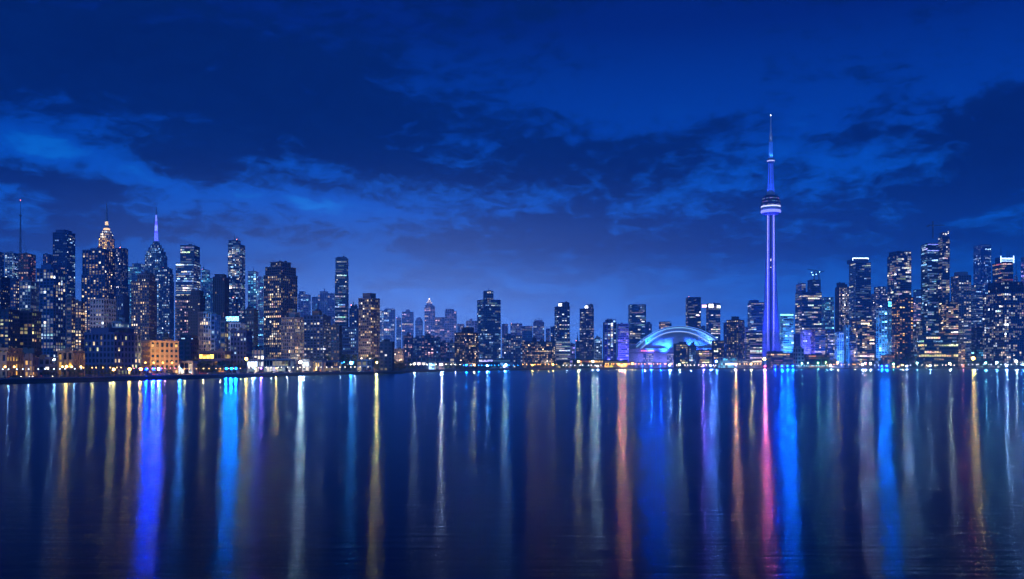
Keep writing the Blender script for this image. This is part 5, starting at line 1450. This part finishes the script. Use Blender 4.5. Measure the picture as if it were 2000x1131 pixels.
FL = [  # px, y, off, colour, lens strength, radius, power, label
    (105, 702, 30, COOL, 30, .5, 1.6 * K, 'white post lamp at the corner of the gold pillared hotel'),
    (130, 716, 20, AMB, 20, .35, .8 * K, 'amber lamp at the arcade before the gold hotel'),
    (253, 725, 16, AMB, 60, .4, 1.0 * K, 'starry amber lamp before the right corner of the dark office'),
    (222, 726, 16, WARM, 40, .35, .5 * K, 'amber lamp before the middle of the wide dark office'),
    (286, 722, 14, BLU, 24, .6, 10 * K, 'added deep blue floodlight for the water streak left of the orange hotel'),  # these three are added for a broad blue streak in the water
    (300, 721, 14, BLU, 24, .7, 16 * K, 'added deep blue floodlight for the water streak before the orange hotel'),
    (312, 722, 14, BLU, 24, .6, 10 * K, 'added deep blue floodlight for the water streak right before the orange hotel'),
    (275, 724, 22, AMB, 40, .4, 1.0 * K, 'amber lamp at the left foot of the orange hotel'),
    (310, 725, 26, WARM, 40, .4, 1.4 * K, 'yellow lamp in the trees before the orange hotel'),
    (352, 722, 14, (.08, .35, 1), 24, .5, 3.5 * K, 'blue lamp on the quay before the white pavilion'),
    (400, 696, 60, AMB, 40, .45, 1.6 * K, 'amber lamp on the dark restaurant terrace, left one'),
    (437, 697, 50, AMB, 70, .55, 1.6 * K, 'starry amber lamp on the slope below the restaurant'),
    (442, 722, 14, CYN, 24, .6, 7 * K, 'cyan floodlight on the quay left among the kiosks'),
    (452, 722, 14, CYN, 24, .6, 9 * K, 'cyan floodlight on the quay amid the kiosks'),
    (461, 722, 14, CYN, 24, .6, 7 * K, 'cyan floodlight on the quay right among the kiosks'),
    (481, 701, 40, AMB, 60, .5, 2.0 * K, 'amber lamp at the first lit hall'),
    (497, 724, 14, (.2, .4, 1), 20, .4, 2.0 * K, 'pale blue lamp on the quay before the first lit hall'),
    (510, 724, 14, VIO, 24, .45, 3.0 * K, 'violet lamp on the quay before the long white hall'),
    (540, 724, 14, AMB, 20, .4, 2.0 * K, 'orange lamp on the quay before the long white hall'),
    (587, 707, 40, WHT, 80, .9, 8 * K, 'brilliant white lamp between the long hall and the glazed hall'),
    (613, 707, 40, WARM, 60, .7, 6 * K, 'orange lamp at the left of the brilliant gold hall'),
    (624, 707, 40, (1, .62, .3), 60, .7, 7 * K, 'orange lamp before the brilliant gold hall'),
    (666, 709, 40, CYN, 60, .8, 4.5 * K, 'cyan floodlight, left one of the blue pair by the park'),
    (686, 709, 44, (.1, .45, 1), 80, 1.1, 3.5 * K, 'starry blue floodlight, right one of the blue pair by the park'),
    (736, 708, 60, WARM, 60, .6, 10 * K, 'orange lamp near the end of the left quay'),
    (755, 709, 55, WHT, 70, .7, 3.5 * K, 'white lamp in the trees at the end of the left quay'),
    (809, 711, 40, WHT, 40, .7, 3.0 * K, 'white lamp at the left end of the event halls'),
    (862, 712, 30, (1, .72, .66), 40, .8, 10 * K, 'pinkish lamp before the arched sign hall'),
    (911, 713, 20, CYN, 40, .8, 6 * K, 'cyan lamp right of the round dark trees'),
    (926, 713, 20, WARM, 40, .8, 8 * K, 'warm lamp at the foot of the dark front tower'),
    (988, 713, 24, (.1, .4, 1), 80, 1.5, 6 * K, 'brilliant blue floodlight by the blue sheds'),
    (952, 714, 20, COOL, 40, .8, 6 * K, 'white lamp left of the brilliant blue floodlight'),
    (985, 716, 14, WHT, 30, .8, 9 * K, 'white lamp just before the brilliant blue floodlight'),
    (1040, 713, 18, AMB, 40, .9, 5 * K, 'bright amber lamp before the left half of the long dark slab'),
    (1080, 712, 18, AMB, 50, 1.0, 5 * K, 'bright amber lamp before the right end of the long dark slab'),
    (1130, 706, 24, WARM, 60, 1.1, 15 * K, 'big yellow lamp below the spired block between the twins'),
    (1158, 706, 24, (1, .8, .5), 60, 1.2, 15 * K, 'big pale yellow lamp below the second twin tower, left one'),
    (1167, 715, 14, WHT, 30, .9, 20 * K, 'white lamp on the shore right of the second twin tower'),
    (1209, 712, 20, AMB, 50, 1.0, 22 * K, 'big amber lamp left of the stadium trees, left one'),
    (1215, 713, 18, RED, 30, .9, 34 * K, 'red lamp amid the amber lamps left of the stadium'),
    (1220, 712, 20, AMB, 50, 1.0, 22 * K, 'big amber lamp left of the stadium trees, right one'),
    (1235, 710, 24, WARM, 60, 1.1, 14 * K, 'big orange lamp before the left corner of the stadium'),
    (1255, 715, 12, (.005, .08, 1), 20, 1.0, 40 * K, 'blue floodlight before the left half of the stadium'),
    (1272, 715, 12, (.006, .12, 1), 20, 1.0, 60 * K, 'blue floodlight before the middle of the stadium wall'),
    (1290, 715, 12, (.005, .08, 1), 20, 1.0, 45 * K, 'blue floodlight before the right half of the stadium wall'),
    (1308, 713, 14, (.3, .55, 1), 40, 1.2, 30 * K, 'pale blue lamp left of the dark block before the stadium'),
    (1327, 712, 18, (.75, .95, .6), 30, 1.0, 9 * K, 'greenish lamp at the foot of the dark block before the stadium'),
    (1374, 714, 14, VIO, 30, 1.0, 40 * K, 'violet lamp below the red signed hotel'),
    (1388, 714, 14, (.14, .25, 1), 40, 1.2, 100 * K, 'strong blue floodlight on the shore below the right stadium end'),
    (1399, 706, 20, (.12, .3, 1), 80, 1.6, 20 * K, 'starry blue floodlight at the right end of the stadium'),
    (1437, 712, 18, (1, .28, .12), 50, 1.1, 30 * K, 'orange red lamp right of the cyan glass hall'),
    (1467, 711, 18, WARM, 50, 1.1, 12 * K, 'warm lamp before the white terminal'),
    (1493, 701, 20, WARM, 90, 1.8, 14 * K, 'brilliant orange lamp at the left foot of the observation tower'),
    (1494, 715, 12, (1, .06, .16), 30, 1.1, 120 * K, 'red floodlight on the shore at the foot of the observation tower'),
    (1514, 715, 12, BLU, 24, 1.1, 70 * K, 'deep blue floodlight on the shore right of the tower foot'),
    (1527, 715, 12, (.004, .14, 1), 24, 1.2, 120 * K, 'added azure floodlight for the water streak before the low museum, left one'),  # azure trio added on the shore to draw the wide blue streak
    (1538, 715, 12, (.005, .18, 1), 24, 1.2, 140 * K, 'added azure floodlight for the water streak before the low museum, middle one'),
    (1548, 715, 12, (.004, .14, 1), 24, 1.2, 110 * K, 'added azure floodlight for the water streak before the low museum, right one'),
    (1566, 710, 20, (.35, 1, .8), 40, .9, 5 * K, 'aqua green lamp left of the silo block park'),
    (1578, 709, 20, (.4, .9, 1), 40, .9, 9 * K, 'aqua lamp in the park right of the silos'),
    (1598, 709, 20, GRN, 40, 1.0, 4 * K, 'aqua green lamp left of the bright green lamp'),
    (1612, 708, 22, (.35, 1, .35), 60, 1.1, 5 * K, 'bright green lamp in the park trees'),
    (1622, 714, 14, COOL, 24, 1.0, 16 * K, 'white lamp on the shore right of the bright green lamp'),
    (1636, 708, 22, AMB, 60, 1.1, 6 * K, 'amber lamp below the bright blue windowed block'),
    (1684, 712, 16, (.8, .84, 1), 50, 1.2, 60 * K, 'pale lamp on the shore before the front apartments, left one'),
    (1690, 709, 20, PNK, 40, 1.0, 6 * K, 'pink lamp below the dark front apartments'),
    (1700, 710, 16, WHT, 50, 1.1, 18 * K, 'white lamp at the right corner of the front apartments'),
    (1722, 715, 12, (.004, .14, 1), 24, 1.2, 110 * K, 'azure floodlight below the cyan block, left one'),
    (1732, 715, 12, (.005, .18, 1), 24, 1.2, 130 * K, 'azure floodlight below the cyan block, right one'),
    (1745, 711, 20, GRN, 50, 1.0, 3 * K, 'green lamp among the grove trees'),
    (1762, 713, 14, AMB, 40, .8, 8 * K, 'amber lamp at the foot of the big grove'),
    (1771, 715, 12, (.72, .80, 1), 30, 1.1, 60 * K, 'pale lamp on the shore right before the grove'),
    (1791, 709, 20, (.4, .85, 1), 50, 1.1, 9 * K, 'aqua lamp left of the green glass office'),
    (1817, 714, 14, COOL, 24, 1.0, 12 * K, 'white lamp before the left part of the green glass office'),
    (1855, 710, 16, (1, .68, .4), 60, 1.3, 14 * K, 'warm globe lamp at the right of the green glass office'),
    (1881, 715, 12, RED, 20, .8, 10 * K, 'red lamp right of the green glass office'),
    (1901, 700, 24, AMB, 120, 2.2, 40 * K, 'starry orange lamp between the green office and the corner block'),
    (1925, 709, 20, (.3, .85, 1), 60, 1.1, 10 * K, 'aqua lamp at the left foot of the corner block'),
    (1947, 708, 20, (.4, .8, 1), 70, 1.2, 12 * K, 'aqua white lamp at the middle foot of the corner block'),
    (1966, 714, 12, (.6, .8, 1), 30, 1.1, 60 * K, 'pale blue lamp on the shore before the corner block'),
    (1985, 706, 20, WHT, 80, 1.4, 12 * K, 'white lamp right before the corner block'),
    (1998, 712, 14, (.1, .35, 1), 40, 1.2, 40 * K, 'blue lamp on the shore at the right edge'),
]
for f in FL:
    f = list(f); f[6] *= 1.25 if f[3][2] > .95 and f[3][0] < .1 else 1.0; f[6] *= 1.7 if f[3][0] > f[3][2] and f[3][1] > .2 else 1.0
    if f[3][0] > .9 and f[3][1] < .3: f[6] *= 2.4
    if min(f[3]) > .35: f[6] *= .7
    if f[3][2] > .95 and f[3][0] < .1: f[6] *= 1.1
    if f[0] < 520 and f[3][0] > .9: f[5] *= 1.5; f[4] *= 1.5
    flood(*f)

# warm street lamps in the streets behind the front rows
def street(px, D, z, col, power, label, group, r=.42):
    o = lamp(px, D, z, col, 16, r, label, group, False, 'street_lamp')
    spot('lamp_light', o, (0, .9, z + .6), (0, 60, z + 34), power * (.30 if col[2] > .9 else .18), col, 140, .8, .7)
for i, px in enumerate((92, 140, 158, 262, 282, 350, 395, 430, 470, 520, 540, 562, 585, 604, 630, 655)):
    street(px, (690 if px < 500 else 745) + (i * 37) % 60, 7 + (i * 5) % 4, (1, .62, .30), 9e4, nth('tall amber lamp in the street behind the left low buildings', i), 'street lamps behind the left low buildings')
for i, px in enumerate((284, 300, 318, 336)):
    street(px, 488, 7, (1, .45, .08), 7e4, nth('gold uplight post before the orange hotel front', i), 'light posts of the orange hotel')
for i, px in enumerate((122, 140, 158)): street(px, 404, 5, (1, .52, .16), 2.5e4, nth('gold light post before the pillared hotel', i), 'light posts of the pillared hotel')
for i, px in enumerate((10, 28)): street(px, 392, 5, (1, .45, .12), 8e3, nth('orange light post before the stone block at the left edge', i), 'light posts of the stone block')
for i, px in enumerate((706, 722, 780, 838, 870, 900)): street(px, 880 if px < 740 else 1240, 12, (1, .66, .36), 8e4, nth('amber street lamp among the blocks past the quay end', i), 'street lamps past the quay end')
for i, px in enumerate((640, 672, 690)): street(px, 760, 8, (.05, .38, 1), 6e4, nth('blue lamp in the park by the slim tower', i), 'blue park lamps')
for i, px in enumerate((1532, 1546)): street(px, 2110, 20, (.02, .22, 1), 1.6e6, nth('cyan lamp at the foot of the brilliant cyan office', i), 'lamps of the cyan office')
for i, px in enumerate((1718, 1728)): street(px, 1610, 14, (.015, .22, 1), 7e5, nth('cyan lamp at the foot of the cyan block', i), 'lamps of the cyan block')
for i, px in enumerate((1568, 1578)): street(px, 1605, 14, (.08, .08, 1), 8e5, nth('violet lamp at the foot of the striped block', i), 'lamps of the striped block')
for i, px in enumerate((1634, 1644, 1654)): street(px, 1570, 14, (.02, .16, 1), 5e5, nth('blue lamp at the foot of the blue windowed block', i), 'lamps of the blue windowed block')
for i, px in enumerate((1210, 1222)): street(px, 1615, 14, (.1, .08, 1), 6e5, nth('violet lamp at the foot of the violet block', i), 'lamps of the violet block')
for i, px in enumerate((445, 470)): street(px, 700, 30, (.04, .34, 1), 1.6e5, nth('blue lamp before the sign block', i), 'lamps of the sign block')

for i, px in enumerate((752, 790, 826, 846, 866)):  # added lamps hidden among the far blocks to make the haze glow
    col = ((.62, .55, 1), (.75, .5, 1), (.95, .5, .8), (1, .45, .7))[(i + (2 if 820 < px < 880 else 0)) % 4 if 820 < px < 880 else i % 2]
    o = lamp(px, 2800 + 60 * (i % 3), 16, col, 60, 1.0, nth('added violet haze uplight among the far hazy blocks', i), 'added haze uplights among the far blocks', False, 'street_lamp')
    spot('lamp_light', o, (0, 0, 18.2), (0, 40, 60), 7e6, col, 165, .9, 1.0)

# ------------------------------------------------------------------ parked cars on the left quay
def car_proto(col):
    root = empty('parked_car')
    paint = mat_wall('car_paint', col, rough=.25, bump=0, var=.1)
    prof = [(-2.2, .35), (-2.25, .75), (-2.0, .92), (-1.35, .98), (-.75, 1.45), (.75, 1.48), (1.35, 1.0), (2.05, .9), (2.25, .65), (2.2, .35)]
    m = MB(); m.loft([[(x, -.86, z) for x, z in prof], [(x * 1.0, -.9, z * .98 + .01) for x, z in prof], [(x, .9, z * .98 + .01) for x, z in prof], [(x, .86, z) for x, z in prof]]); m.build('body', paint, root)
    g = MB()
    for s in (-1, 1):
        g.loft([[(-1.15, s * .915, 1.0), (1.15, s * .915, 1.0), (.68, s * .88, 1.38), (-.68, s * .88, 1.38)], [(-1.15, s * .925, 1.0), (1.15, s * .925, 1.0), (.68, s * .895, 1.38), (-.68, s * .895, 1.38)]])
    g.build('side_glass', mat_wall('car_glass', (.02, .025, .03), rough=.1, bump=0), root)
    for x in (-1.4, 1.4):
        for s in (-1, 1):
            w = MB(); w.tube((x, s * .72, .34), (x, s * .93, .34), .34, n=12); o = w.build('wheel', W['dark'], root)
            w = MB(); w.tube((x, s * .932, .34), (x, s * .95, .34), .2, n=8); w.build('rim', W['steel'], o)
    for s in (-1, 1):
        h = MB(); h.box(2.2, 2.27, s * .62 - .17, s * .62 + .17, .6, .74); h.build('headlight', emit((1, .95, .85), 20), root)
        h = MB(); h.box(-2.3, -2.24, s * .62 - .17, s * .62 + .17, .68, .82); h.build('tail_light', emit((1, .06, .03), 10), root)
    return root
CARS = [car_proto(c) for c in ((.03, .03, .035), (.5, .5, .5), (.04, .06, .14), (.25, .03, .03))]
cn = ['black', 'silver', 'navy', 'dark red']
cu = [False] * 4
place = [(30, 'before the stone block at the left edge'), (62, 'before the gold glass lobby'), (92, 'before the dark unlit block'), (292, 'before the left part of the orange hotel'), (322, 'before the middle of the orange hotel'), (338, 'before the right end of the orange hotel'),
         (366, 'below the white glass pavilion'), (398, 'left of the kiosk row'), (478, 'right of the kiosk row'), (490, 'before the left of the first lit hall'), (506, 'before the right of the first lit hall'), (532, 'before the garage of the long hall'), (548, 'before the middle of the long hall'), (566, 'before the right end of the long hall'),
         (598, 'before the white glazed hall'), (620, 'before the brilliant gold hall'), (645, 'before the dark roofed hall'), (660, 'left of the blue floodlights'), (700, 'before the green lit shelter'), (716, 'right before the green lit shelter')]
for i, (px, where) in enumerate(place):
    j = (i * 7 + i // 3) % 4
    if cu[j]: o = copy_tree(CARS[j])
    else: o = CARS[j]; cu[j] = True
    D = shoreD(px) + 15
    o.location = ground(px, D) + Vector((0, 0, .02)); o.rotation_euler = (0, 0, rnd.choice((0.15, 3.3, 0.3, 3.0, -1.2, -1.4)))
    tag(o, cn[j] + ' car parked on the quay ' + where, 'car', 'cars parked on the left quay')
